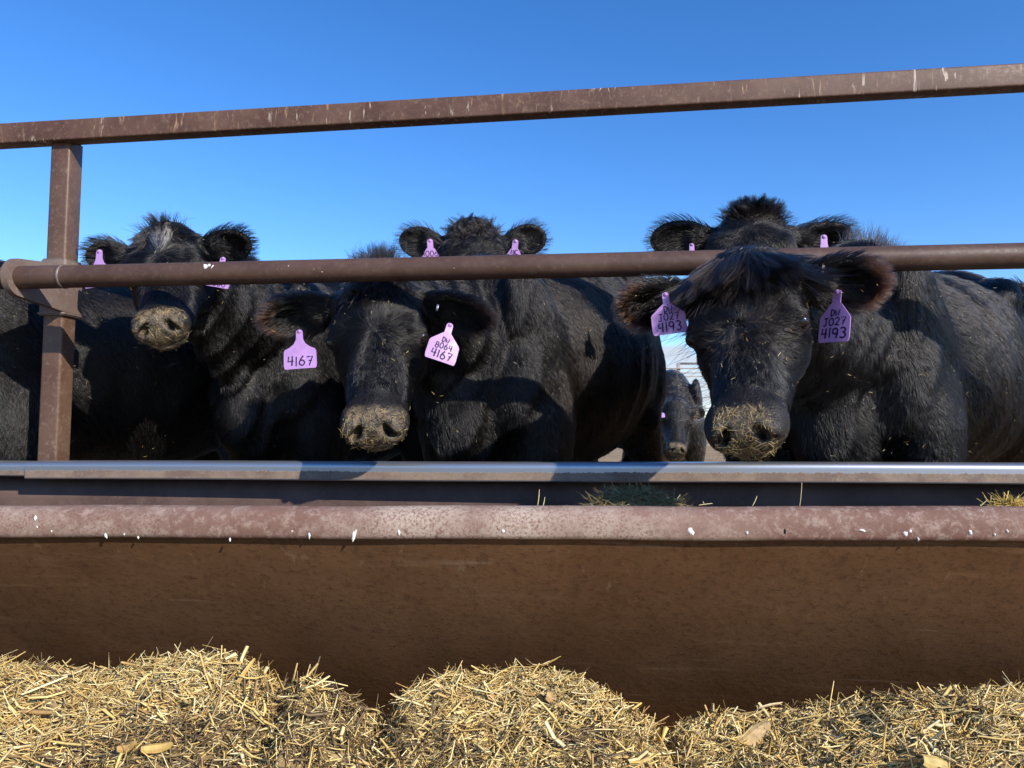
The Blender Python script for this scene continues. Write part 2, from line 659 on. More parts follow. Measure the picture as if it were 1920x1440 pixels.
for i, (px, py, wd, hg) in enumerate([(198, 1004, .007, .015), (580, 1004, .006, .018), (664, 1003, .010, .036), (748, 998, .009, .016),
                                      (943, 996, .009, .012), (1296, 997, .016, .020), (1401, 999, .006, .01), (1618, 995, .02, .007),
                                      (1698, 1001, .012, .014), (1707, 996, .008, .011), (1722, 1011, .005, .009), (1820, 999, .009, .014), (1865, 1002, .005, .008), (1889, 996, .006, .01),
                                      (66, 972, .007, .014), (70, 988, .004, .009), (97, 996, .006, .006), (233, 1002, .004, .006), (431, 1012, .005, .011), (548, 996, .008, .004), (259, 1008, .004, .007)]):
    splat(px, py, lip_y(px) + 0.0002, wd, hg, bunk, M['white'], 'bird_dropping', seed=i, tilt=0.15 * ((i * 7) % 5 - 2))
splat(1472, 996, lip_y(1472) + 0.0002, .006, .016, bunk, M['dark_hole'], 'rust_hole', seed=31)

# ------------------------------------------------------------------ pipe fence
FY = lambda x: 2.60 + (2.29 - 2.60) * (x + 1.56) / 3.145      # plane of the posts
PIPE_A, PIPE_B = longer(unp(-300, 528, 2.465), unp(2220, 473.0, 2.02), 0.6, 0.5)


def make_fence():
    root = empty('pipe_fence', (-1.55, 2.6, 0))
    tag(root, 'rusty steel pipe fence with square top rail and round neck pipe', 'fence')
    # top rail
    pa, pb = longer(unp(-300, 248, 2.66), unp(2220, 99, 2.235), 0.6, 0.5)
    prof = rrect(0.0, 0.06, -0.075, 0.0, 0.007, 4)
    me = sweep(prof, pa, pb, na=6); sharp(me, 40)
    link('top_rail', me, M['rail'], root)
    # post
    top = unp(113, 262, 2.612) ; bot = unp(86, 862, 2.612)
    d = (bot - top); d /= -d[2]
    base = bot + d * (bot[2] + 0.1)
    yaw = math.atan2(pb[1] - pa[1], pb[0] - pa[0])
    ca, sa = math.cos(yaw), math.sin(yaw)
    W = 0.076
    sec = rrect(-W / 2, W / 2, 0.0, W, 0.011, 5)

    def column(z_top, z_bot, sec):
        V = []
        for z in (z_bot, z_top):
            p = top + d * (top[2] - z)
            for (x, y) in sec:
                V.append((p[0] + x * ca - y * sa, p[1] + x * sa + y * ca, z))
        n = len(sec)
        Fc = [(i, (i + 1) % n, n + (i + 1) % n, n + i) for i in range(n)]
        Fc += [tuple(reversed(range(n))), tuple(range(n, 2 * n))]
        return sharp(mesh_from(V, Fc, True), 40)
    link('post', column(top[2], -0.1, sec), M['post'], root)
    # the next posts along the line, out of the photograph
    for k, xx in enumerate((-5.7, 2.75, 5.2)):
        t_ = (xx - pa[0]) / (pb[0] - pa[0])
        c_ = pa + (pb - pa) * t_
        link('post', sweep(rrect(-W / 2, W / 2, -W / 2, W / 2, 0.011, 4), (c_[0], c_[1] + W / 2, -0.1), (c_[0], c_[1] + W / 2, c_[2] - 0.077), up=(0, 1, 0)), M['post'], root)
        q_ = (xx - PIPE_A[0]) / (PIPE_B[0] - PIPE_A[0])
        p_ = PIPE_A + (PIPE_B - PIPE_A) * q_
        link('bracket_plate', sweep(rrect(-0.01, 0.01, -0.05, 0.05, 0.004, 3), (p_[0], p_[1] + 0.02, p_[2]), (p_[0], c_[1] + 0.02, p_[2])), M['collar'], root)
    # end plate at the head of the post
    link('weld_bead', column(top[2] + 0.004, top[2] - 0.003, rrect(-W / 2 - .004, W / 2 + .004, -.003, W - 0.02, .004)), M['weld'], root)
    # sleeve that slides on the post
    z1, z0 = unp(113, 489, 2.62)[2], unp(113, 592, 2.62)[2]
    G = 0.010
    sec2 = rrect(-W / 2 - G, W / 2 + G, -G, W + G, 0.010, 4)
    sl_ = link('sleeve', column(z1, z0, sec2), M['collar'], root)
    link('weld_bead', column(z1 + 0.006, z1 - 0.001, rrect(-W / 2 - .006, W / 2 + .006, -.006, W + .006, .006)), M['weld'], root)
    link('weld_bead', column(z0 + 0.010, z0 + 0.004, rrect(-W / 2 - .014, W / 2 + .014, -.014, W + .014, .010)), M['weld'], root)
    # side plate with a rounded nose that carries the pipe
    pc = top + d * (top[2] - (z0 + z1) / 2)
    right = np.array([ca, sa, 0]); backv = np.array([-sa, ca, 0])
    # pipe centre near the plate
    pt = (pc[0] + 0.02 - PIPE_A[0]) / (PIPE_B[0] - PIPE_A[0])
    pcen = at(PIPE_A, PIPE_B, pt)
    off = -(pcen - pc) @ backv           # how far in front of the post
    zc = pcen[2]
    rn = 0.062
    for sgn in (1,):
        out = []
        yb = W + G - 0.004
        zt, zb = z1 - 0.006, z0 + 0.012
        out.append((yb, zt))
        for i in range(15):
            a = R(90 + 180 * i / 14)
            out.append((-off + math.cos(a) * rn, zc + math.sin(a) * rn))
        out.append((-G, zb)); out.append((yb, zb))
        n = len(out)
        V = []
        th = 0.022
        for s in (0, th):
            for (y, z) in out:
                p = top + d * (top[2] - z)
                q = p + right * (W / 2 + G + 0.001 + s - th) + backv * y
                V.append((q[0], q[1], z))
        Fc = [(i, (i + 1) % n, n + (i + 1) % n, n + i) for i in range(n)] + [tuple(range(n)), tuple(reversed(range(n, 2 * n)))]
        link('bracket_plate', sharp(mesh_from(V, Fc, True), 30), M['collar'], root)
    # round pipe
    rp = 0.0365
    prof = [(rp * math.cos(R(a)), rp * math.sin(R(a))) for a in range(0, 360, 10)]
    me = sweep(prof, PIPE_A, PIPE_B, na=12)
    sharp(me, 60)
    link('neck_pipe', me, M['pipe'], root)
    # pipe coupling ring near the bracket
    dirp = (PIPE_B - PIPE_A) / np.linalg.norm(PIPE_B - PIPE_A)
    c0 = pcen + dirp * 0.155
    prof = [((rp + 0.0022) * math.cos(R(a)), (rp + 0.0022) * math.sin(R(a))) for a in range(0, 360, 10)]
    link('weld_bead', sweep(prof, c0, c0 + dirp * 0.010), M['weld'], root)
    prof = [((rp + 0.0012) * math.cos(R(a)), (rp + 0.0012) * math.sin(R(a))) for a in range(0, 360, 10)]
    link('pipe_sleeve', sharp(sweep(prof, pcen - dirp * 0.02, c0 + dirp * 0.001), 60), M['pipe'], root)
    return root


fence = make_fence()


def pipe_y(px):
    t = 0.5
    for _ in range(6):
        y = PIPE_A[1] + (PIPE_B[1] - PIPE_A[1]) * t
        t = ((px - 960) / F * y - PIPE_A[0]) / (PIPE_B[0] - PIPE_A[0])
    return y


for i, (px, py, wd, hg) in enumerate([(385, 500, .016, .024), (392, 497, .010, .012), (398, 500, .005, .016), (386, 508, .016, .006), (541, 499, .003, .006), (604, 510, .006, .004), (851, 503, .004, .005), (1610, 477, .003, .008)]):
    splat(px, py, pipe_y(px) - 0.0345, wd, hg, fence, M['white'], 'bird_dropping', normal=(0, -1, 0.25), seed=60 + i, tilt=0.5 * (i % 3 - 1))

# ------------------------------------------------------------------ far rod fence
def far_fence():
    root = empty('rod_fence', (2.8, 14, 0))
    tag(root, 'distant thin rod fence behind the cattle seen through the gap', 'fence')
    m = plain('weathered_rod', (0.36, 0.30, 0.27), 0.6, 0.4)
    for z, r in ((1.955, 0.016), (1.87, 0.011), (1.80, 0.011), (1.6, 0.011), (1.4, 0.011), (1.2, 0.011), (1.0, 0.011), (0.75, 0.011), (0.5, 0.011)):
        prof = [(r * math.cos(R(a)), r * math.sin(R(a))) for a in range(0, 360, 60)]
        link('rod', sweep(prof, (-14, 14, z), (18, 14, z)), m, root)
    for x in (-12.8, -9.6, -6.4, -3.2, 0, 3.2 - 0.03, 6.4, 9.6, 12.8, 16):
        prof = rrect(-0.03, 0.03, -0.03, 0.03, 0.008)
        link('post', sweep(prof, (x, 14.05, -0.1), (x, 14.05, 2.06), up=(0, 1, 0)), m, root)
    prof = rrect(-0.02, 0.02, -0.02, 0.02, 0.005)
    link('gate_bar', sweep(prof, (3.17, 14.05, 2.05), (4.6, 14.05, 2.05)), m, root)


far_fence()
# ------------------------------------------------------------------ straw
def vnoise(p, seed=0):
    """cheap smooth pseudo noise of (N,k) points, about -1..1"""
    r = np.random.default_rng(seed)
    out = np.zeros(len(p))
    for i in range(6):
        k = r.normal(size=p.shape[1]) * (1 + 0.35 * i)
        out += np.sin(p @ k + r.uniform(0, 6.28)) / (1 + 0.15 * i)
    return out / 3.2


CREST = np.array([(-300, 1240), (0, 1244), (100, 1252), (230, 1258), (300, 1238), (380, 1226), (450, 1236), (500, 1264), (545, 1290), (590, 1272), (640, 1300), (690, 1328), (732, 1345),
                  (748, 1305), (800, 1278), (850, 1262), (930, 1266), (1000, 1262), (1070, 1268), (1110, 1290), (1150, 1314), (1212, 1352), (1240, 1376), (1290, 1352),
                  (1350, 1342), (1450, 1332), (1550, 1322), (1600, 1316), (1700, 1306), (1800, 1296), (1920, 1294), (2300, 1290)], float)


def crest_y(x):
    return 1.47 + 0.05 * np.sin(x * 5.3 + 1) + 0.03 * np.sin(x * 11 + 2)


def heap_z(x, y):
    yc = crest_y(x)
    px = 960 + x / yc * F
    py = np.interp(px, CREST[:, 0], CREST[:, 1])
    b = (720 - py) / F
    zc = H + yc * (SP + b * CP) / (CP - b * SP)
    d = yc - y
    front = zc - 0.22 * np.maximum(d, 0) - 0.35 * np.maximum(d, 0) ** 2
    back = zc - 0.9 * np.maximum(-d, 0) - 1.2 * np.maximum(-d, 0) ** 2
    z = np.where(d > 0, front, back)
    p = np.stack([x, y], -1).reshape(-1, 2)
    lump = (0.020 * vnoise(p * 14, 3) + 0.010 * vnoise(p * 34, 5)).reshape(np.shape(x))
    # crevices that run down from the notches
    for (nx, amp, wd) in ((740, 0.035, 0.022), (1236, 0.055, 0.016), (560, 0.012, 0.03)):
        xn = (nx - 960) / F * 1.45 + 0.10 * (1.45 - y)
        z = z - amp * np.exp(-((x - xn) / wd) ** 2) * np.clip((1.55 - y) * 4, 0, 1)
    fade = np.clip(np.abs(d) * 14, 0.25, 1)
    return np.maximum(z + lump * fade, 0.012)


def strips(base, direc, nrm, length, width, bend, tint, segs=2, thick=0.3):
    """many little three-sided stalks -> verts, faces, colours"""
    n = len(base)
    side = np.cross(direc, nrm)
    side /= np.linalg.norm(side, axis=1)[:, None] + 1e-9
    nn = np.cross(side, direc)
    V = np.empty((n, segs + 1, 3, 3))
    for k in range(segs + 1):
        t = k / segs
        c = base + direc * (length * (t - 0.5))[:, None] + nn * (bend * length * ((t - 0.5) ** 2) * 4)[:, None]
        wv = (width * (0.5 if 0 < k < segs else 0.36))[:, None]
        V[:, k, 0] = c - side * wv
        V[:, k, 1] = c + side * wv
        V[:, k, 2] = c + nn * wv * 2 * thick
    base_i = (np.arange(n) * (segs + 1) * 3)[:, None]
    fs = []
    for k in range(segs):
        for j in range(3):
            jj = (j + 1) % 3
            fs.append(np.stack([base_i[:, 0] + k * 3 + j, base_i[:, 0] + k * 3 + jj, base_i[:, 0] + (k + 1) * 3 + jj, base_i[:, 0] + (k + 1) * 3 + j], -1))
    Fc = np.concatenate(fs)
    C = np.repeat(tint, (segs + 1) * 3, axis=0)
    return V.reshape(-1, 3), Fc, C


def add_tint(me, C, name='tint'):
    a = me.color_attributes.new(name, 'FLOAT_COLOR', 'POINT')
    a.data.foreach_set('color', np.concatenate([C, np.ones((len(C), 1))], 1).astype(np.float32).ravel())


STRAW_COL = np.array([(0.72, 0.55, 0.22), (0.77, 0.63, 0.31), (0.68, 0.49, 0.18), (0.68, 0.56, 0.30), (0.52, 0.34, 0.13), (0.80, 0.69, 0.40), (0.62, 0.44, 0.16), (0.38, 0.24, 0.10)])


def heap_normal(x, y):
    e = 0.004
    zx = (heap_z(x + e, y) - heap_z(x - e, y)) / (2 * e)
    zy = (heap_z(x, y + e) - heap_z(x, y - e)) / (2 * e)
    n = np.stack([-zx, -zy, np.ones_like(zx)], -1)
    return n / np.linalg.norm(n, axis=-1)[..., None]


def straw_heap():
    xs = np.linspace(-3.6, 3.4, 560)
    ys = np.linspace(0.55, 1.86, 110)
    X, Y = np.meshgrid(xs, ys, indexing='ij')
    Z = heap_z(X, Y) - 0.006
    V = np.stack([X, Y, Z], -1).reshape(-1, 3)
    a, b = len(xs), len(ys)
    I = (np.arange(a - 1)[:, None] * b + np.arange(b - 1)[None]).ravel()
    base = link('straw_heap', np_mesh(V, np.stack([I, I + b, I + b + 1, I + 1], -1), True), M['heap'])
    tag(base, 'loose heap of chopped straw and hay against the bunk front', 'straw heap', kind='stuff')

    def batch(n, l0, l1, w0, w1, lift, seed, segs=2, y0=0.9, chaff=False, stick=0.35, thick_chaff=False, outer=False):
        r = np.random.default_rng(seed)
        x = r.uniform(-1.55, 1.45, n) if not outer else np.where(r.uniform(0, 1, n) < 0.5, r.uniform(-3.5, -1.5, n), r.uniform(1.4, 3.3, n))
        y = y0 + (1.66 - y0) * r.uniform(0, 1, n) ** 0.75
        nrm = heap_normal(x, y)
        z = heap_z(x, y)
        th = np.clip(r.normal(0.25, 0.75, n), -2, 2) + np.where(r.uniform(0, 1, n) < 0.25, r.uniform(0, 3.1, n), 0)
        direc = np.stack([np.cos(th), np.sin(th) * 0.9, np.zeros(n)], -1)
        direc -= nrm * np.sum(direc * nrm, 1)[:, None]
        direc += nrm * (r.normal(0, stick, n))[:, None]
        direc /= np.linalg.norm(direc, axis=1)[:, None]
        length = l0 + (l1 - l0) * r.uniform(0, 1, n) ** 2.2
        width = w0 + (w1 - w0) * r.uniform(0, 1, n) ** 1.8
        p = np.stack([x, y, z], -1) + nrm * (r.uniform(-0.006, lift, n))[:, None]
        px = 960 + x / y * F
        py = 720 - F * ((p[:, 2] - H) / y - SP)      # near enough
        # dark, broken-down patches
        dk = np.exp(-(((px - 440) / 260) ** 2 + ((py - 1410) / 75) ** 2)) * 1.25 + 0.8 * np.exp(-(((px - 640) / 90) ** 2 + ((py - 1330) / 50) ** 2)) \
            + 0.7 * np.exp(-(((px - 1090) / 90) ** 2 + ((py - 1400) / 60) ** 2)) + 0.7 * np.exp(-(((px - 1430) / 120) ** 2 + ((py - 1430) / 30) ** 2)) + 0.6 * np.exp(-(((px - 860) / 60) ** 2 + ((py - 1400) / 50) ** 2))
        dk = dk + 0.35 * vnoise(np.stack([x, y], -1) * 7, 9)
        ci = r.integers(0, len(STRAW_COL), n)
        tint = STRAW_COL[ci] * r.uniform(1.0, 1.42, n)[:, None]
        mud = np.array([0.17, 0.115, 0.06]) * r.uniform(0.5, 1.5, n)[:, None]
        k = (r.uniform(0, 1, n) < np.clip(dk - 0.06, 0.03, 0.55))[:, None]
        tint = np.where(k, mud, tint) * np.array([1.0, 0.97, 0.86])
        return strips(p, direc, nrm + r.normal(0, 0.35, (n, 3)), length, width, r.normal(0, 0.17, n), tint, segs, thick=0.1 if chaff else 0.22)

    parts = [batch(82000, 0.007, 0.026, 0.0018, 0.0055, 0.005, 1, segs=1, chaff=True, stick=0.4),
             batch(26000, 0.020, 0.062, 0.0018, 0.0042, 0.010, 2, thick_chaff=True),
             batch(4200, 0.05, 0.11, 0.0024, 0.0058, 0.013, 3, segs=3, stick=0.25, thick_chaff=True),
             batch(1500, 0.03, 0.07, 0.006, 0.012, 0.011, 4, segs=2, chaff=True, stick=0.3),
             batch(16000, 0.02, 0.07, 0.0025, 0.006, 0.012, 6, segs=1, chaff=True, outer=True),
             batch(420, 0.03, 0.08, 0.0016, 0.003, 0.014, 5, segs=3, stick=0.9)]
    off = 0
    Vs, Fs, Cs = [], [], []
    for v, f, c in parts:
        Vs.append(v); Fs.append(f + off); Cs.append(c); off += len(v)
    me = np_mesh(np.concatenate(Vs), np.concatenate(Fs))
    add_tint(me, np.concatenate(Cs))
    o = link('straw_stalks', me, M['straw'], base)
    o['kind'] = 'stuff'
    return base


heap = straw_heap()


def bunk_feed():
    """the low piles of feed lying in the bunk that show over the lip"""
    for (pxc, wpx, top, lab, lit) in ((1190, 115, 912, 'shaded mound of loose hay lying inside the bunk', 0), (1905, 75, 932, 'small sunlit tuft of yellow straw at the bunk end', 1),
                                      ):
        r = np.random.default_rng(int(pxc))
        n = 900 if not lit else 500
        yc = 1.95 if not lit else 1.70
        cx = (pxc - 960) / F * yc
        zt = unp(pxc, top, yc)[2]
        wx = wpx / F * yc
        x = np.clip(r.normal(0, 0.55, n), -1.5, 1.5)
        y = np.clip(r.normal(0, 0.5, n), -1.3, 1.3)
        rad = np.sqrt(x ** 2 + y ** 2)
        z = zt - 0.012 - 0.085 * (rad / 1.2) ** 1.6
        p = np.stack([cx + x * wx, yc + 0.02 + y * (0.09 if not lit else 0.05), z], -1)
        nrm = np.stack([x * 0.4, y * 0.5, np.ones(n)], -1); nrm /= np.linalg.norm(nrm, axis=1)[:, None]
        th = r.uniform(0, 6.28, n)
        d = np.stack([np.cos(th), 0.6 * np.sin(th), r.normal(0, 0.3, n)], -1); d /= np.linalg.norm(d, axis=1)[:, None]
        tint = STRAW_COL[r.integers(0, 8, n)] * r.uniform(0.25, 0.6, n)[:, None] * np.array([0.9, 1, 1]) if not lit else STRAW_COL[r.integers(0, 4, n)] * np.array([1, .95, .6])  # mound: shade painted into the stalk tints, over greenish-brown hay colour
        v, f, c = strips(p, d, nrm, r.uniform(0.03, 0.10, n), r.uniform(0.0014, 0.0036, n), r.normal(0, 0.15, n), tint, 3)
        # solid core of the pile
        k = 18
        me = np_mesh(v, f); add_tint(me, c)
        # core dome
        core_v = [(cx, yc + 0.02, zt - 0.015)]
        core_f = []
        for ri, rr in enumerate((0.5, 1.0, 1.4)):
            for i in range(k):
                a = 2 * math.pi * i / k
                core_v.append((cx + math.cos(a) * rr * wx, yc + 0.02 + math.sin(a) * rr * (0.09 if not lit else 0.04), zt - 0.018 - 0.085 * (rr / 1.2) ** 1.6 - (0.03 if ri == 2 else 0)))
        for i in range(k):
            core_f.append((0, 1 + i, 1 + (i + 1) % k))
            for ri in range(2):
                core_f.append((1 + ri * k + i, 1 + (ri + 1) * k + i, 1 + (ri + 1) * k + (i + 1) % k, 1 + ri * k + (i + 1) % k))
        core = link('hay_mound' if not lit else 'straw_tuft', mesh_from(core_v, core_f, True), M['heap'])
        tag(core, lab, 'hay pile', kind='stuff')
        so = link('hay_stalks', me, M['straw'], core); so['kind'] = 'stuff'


bunk_feed()

# a few big husks lying on the heap, each its own piece
HUSKS = [(1412, 1382, 0.085, 0.026, 0.55, (0.42, 0.29, 0.13), 'largest tan husk leaf lying diagonal on the right part of the straw'),
         (1033, 1309, 0.027, 0.018, -0.5, (0.48, 0.30, 0.13), 'small orange tan husk flake on the middle straw mound'),
         (296, 1401, 0.046, 0.013, 0.1, (0.50, 0.33, 0.10), 'flat golden husk in the dark patch of the left heap'),
         (240, 1399, 0.030, 0.012, 0.2, (0.46, 0.28, 0.09), 'stubby golden husk just left of the flat one'),
         (1756, 1432, 0.055, 0.020, -0.4, (0.48, 0.35, 0.12), 'ridged yellow husk at the bottom right of the straw'),
         (455, 1267, 0.070, 0.007, 1.0, (0.62, 0.42, 0.14), 'long upright amber stalk leaning on the left mound'),
         (1445, 1308 + 14, 0.055, 0.004, 0.12, (0.62, 0.50, 0.28), 'straight pale stalk lying level on the right crest')]
for i, (px, py, ln, wd, ang, colr, lab) in enumerate(HUSKS):
    # find the heap point under that pixel by marching the view ray
    best = None
    for y in np.linspace(0.8, 1.6, 400):
        p = unp(px, py, y)
        if p[2] <= heap_z(np.array([p[0]]), np.array([y]))[0] + 0.016:
            best = p; break
    if best is None:
        best = unp(px, py, crest_y(np.array([(px - 960) / F * 1.46]))[0])
    m = plain('husk', colr, 0.6, 0.3, 0.18, 90)
    u = np.array([math.cos(ang), 0.25, math.sin(ang)]); u /= np.linalg.norm(u)
    nrm = np.array([0.15, -0.75, 0.6]); nrm -= u * (u @ nrm); nrm /= np.linalg.norm(nrm)
    v = np.cross(nrm, u)
    V, Fc = [], []
    N, Kc = 8, 4
    for a in range(N + 1):
        t = a / N
        wl = wd / 2 * (0.55 + 0.6 * math.sin(math.pi * min(1, t * 0.9 + 0.1)) ** 0.7) * (1 if a < N else 0.6)
        for b in range(Kc + 1):
            s = b / Kc * 2 - 1
            V.append(best + nrm * 0.004 + u * ln * (t - 0.5) + v * wl * s + nrm * (0.004 * math.sin(t * 5 + i) - 0.004 * s * s + 0.0012 * (b % 2)))
    nv = len(V)
    V += [p - nrm * 0.0012 for p in V]
    for a in range(N):
        for b in range(Kc):
            q = a * (Kc + 1) + b
            Fc.append((q, q + 1, q + Kc + 2, q + Kc + 1))
            Fc.append((nv + q, nv + q + Kc + 1, nv + q + Kc + 2, nv + q + 1))
    rim_i = [b for b in range(Kc + 1)] + [a * (Kc + 1) + Kc for a in range(1, N + 1)] + [N * (Kc + 1) + b for b in range(Kc - 1, -1, -1)] + [a * (Kc + 1) for a in range(N - 1, 0, -1)]
    for a in range(len(rim_i)):
        p, q = rim_i[a], rim_i[(a + 1) % len(rim_i)]
        Fc.append((p, nv + p, nv + q, q))
    o = link('husk' if wd > 0.01 else 'straw_stalk', mesh_from(V, Fc, False), m)
    tag(o, lab, 'husk' if wd > 0.01 else 'straw stalk', 'husks and stalks lying on the straw')


def lip_stalks():
    """loose stalks that stand up against the lip and the inner wall"""
    L = [((1008, 952), (1012, 918), 1.62), ((1018, 951), (1022, 932), 1.62), ((1412, 948), (1420, 930), 1.60), ((1500, 950), (1504, 906), 1.66), ((568, 908), (580, 918), 2.46 - .01), ((580, 918), (590, 911), 2.46 - .01),
         ((1835, 952), (1850, 938), 1.60), ((1310, 947), (1334, 944), 1.60), ((1322, 948), (1318, 941), 1.60), ((490, 954), (500, 951), 1.66)]
    P, D, LN = [], [], []
    for a, b, y in L:
        p, q = unp(*a, y), unp(*b, y + 0.01)
        P.append((p + q) / 2); d = q - p; LN.append(np.linalg.norm(d) * 1.05); D.append(d / np.linalg.norm(d))
    n = len(P)
    v, f, c = strips(np.array(P), np.array(D), np.tile(np.array([0.2, -1, 0.1]), (n, 1)), np.array(LN), np.full(n, 0.0022), np.linspace(-0.1, 0.12, n), np.tile(STRAW_COL[1] * 0.8, (n, 1)), 3)
    me = np_mesh(v, f); add_tint(me, c)
    o = link('loose_stalks', me, M['straw'], bunk); o['kind'] = 'stuff'


lip_stalks()
# ------------------------------------------------------------------ cattle: implicit-surface sculpting
def unit(v):
    v = np.asarray(v, float)
    return v / np.linalg.norm(v)


def smin(a, b, k):
    h = np.clip(0.5 + 0.5 * (b - a) / k, 0, 1)
    return b * (1 - h) + a * h - k * h * (1 - h)


def smax(a, b, k):
    return -smin(-a, -b, k)


def ell(p, c, r, B=None):
    q = p - np.asarray(c, np.float32)
    if B is not None:
        q = q @ np.asarray(B, np.float32).T       # rows of B are the local axes
    r = np.asarray(r, np.float32)
    k0 = np.linalg.norm(q / r, axis=1)
    k1 = np.linalg.norm(q / (r * r), axis=1) + 1e-9
    return k0 * (k0 - 1) / k1


def cone(p, a, b, ra, rb):
    a = np.asarray(a, np.float32); b = np.asarray(b, np.float32)
    ba = b - a
    t = np.clip(((p - a) @ ba) / (ba @ ba), 0, 1)
    return np.linalg.norm(p - a - t[:, None] * ba, axis=1) - (ra + (rb - ra) * t)


EYE = (0.120, 0.160, -0.070)
NOSTRIL = (0.042, 0.484, -0.048)


def head_sdf(p):
    """cow head, 0.5 m from poll (origin) to nose along +y, forehead towards +z"""
    ax = np.abs(p[:, 0])
    q = np.stack([ax, p[:, 1], p[:, 2]], 1)
    d = ell(p, (0, 0.085, -0.085), (0.126, 0.135, 0.090))
    d = smin(d, ell(p, (0, 0.0, -0.035), (0.075, 0.055, 0.055)), 0.05)
    d = smin(d, ell(q, (0.090, 0.135, -0.048), (0.036, 0.048, 0.034)), 0.03)
    d = smin(d, cone(p, (0, 0.13, -0.085), (0, 0.41, -0.078), 0.084, 0.056), 0.045)
    d = smin(d, cone(q, (0.055, 0.17, -0.15), (0.024, 0.40, -0.115), 0.058, 0.046), 0.05)
    d = smin(d, ell(q, (0.070, 0.13, -0.155), (0.050, 0.105, 0.085)), 0.05)
    # muzzle: broad pad, puffed lips, chin
    d = smin(d, ell(p, (0, 0.435, -0.082), (0.082, 0.064, 0.064)), 0.03)
    d = smin(d, ell(q, (0.044, 0.440, -0.070), (0.044, 0.060, 0.047)), 0.018)
    d = smin(d, ell(p, (0, 0.425, -0.134), (0.056, 0.060, 0.034)), 0.02)
    # mouth slit
    m = np.abs(p[:, 2] + 0.113 + 0.25 * (p[:, 1] - 0.45) + ax * ax * 1.5) - 0.0035
    m = np.maximum(m, ell(p, (0, 0.47, -0.112), (0.09, 0.11, 0.03)))
    d = smax(d, -m, 0.006)
    # nostrils: comma shaped, opening sideways
    c45, s45 = math.cos(R(48)), math.sin(R(48))
    B = np.array([(c45, 0.0, s45), (-0.55 * s45, 0.83, 0.55 * c45), (-s45 * .83, -0.55, c45 * .83)])
    d = smax(d, -ell(q, NOSTRIL, (0.0135, 0.036, 0.024), B), 0.008)
    d = smin(d, ell(q, (0.059, 0.470, -0.040), (0.012, 0.020, 0.026), B), 0.012)
    # groove between the nostrils
    d = smax(d, -ell(p, (0, 0.512, -0.085), (0.004, 0.014, 0.035)), 0.008)
    # eye: lids and socket
    e = np.linalg.norm(q - np.asarray(EYE, np.float32), axis=1)
    d = smin(d, e - 0.026, 0.018)
    d = smax(d, -(np.linalg.norm((q - np.asarray((0.137, 0.165, -0.066), np.float32)) / np.array((1, 1.25, 0.8), np.float32), axis=1) - 0.0145), 0.004)
    return d


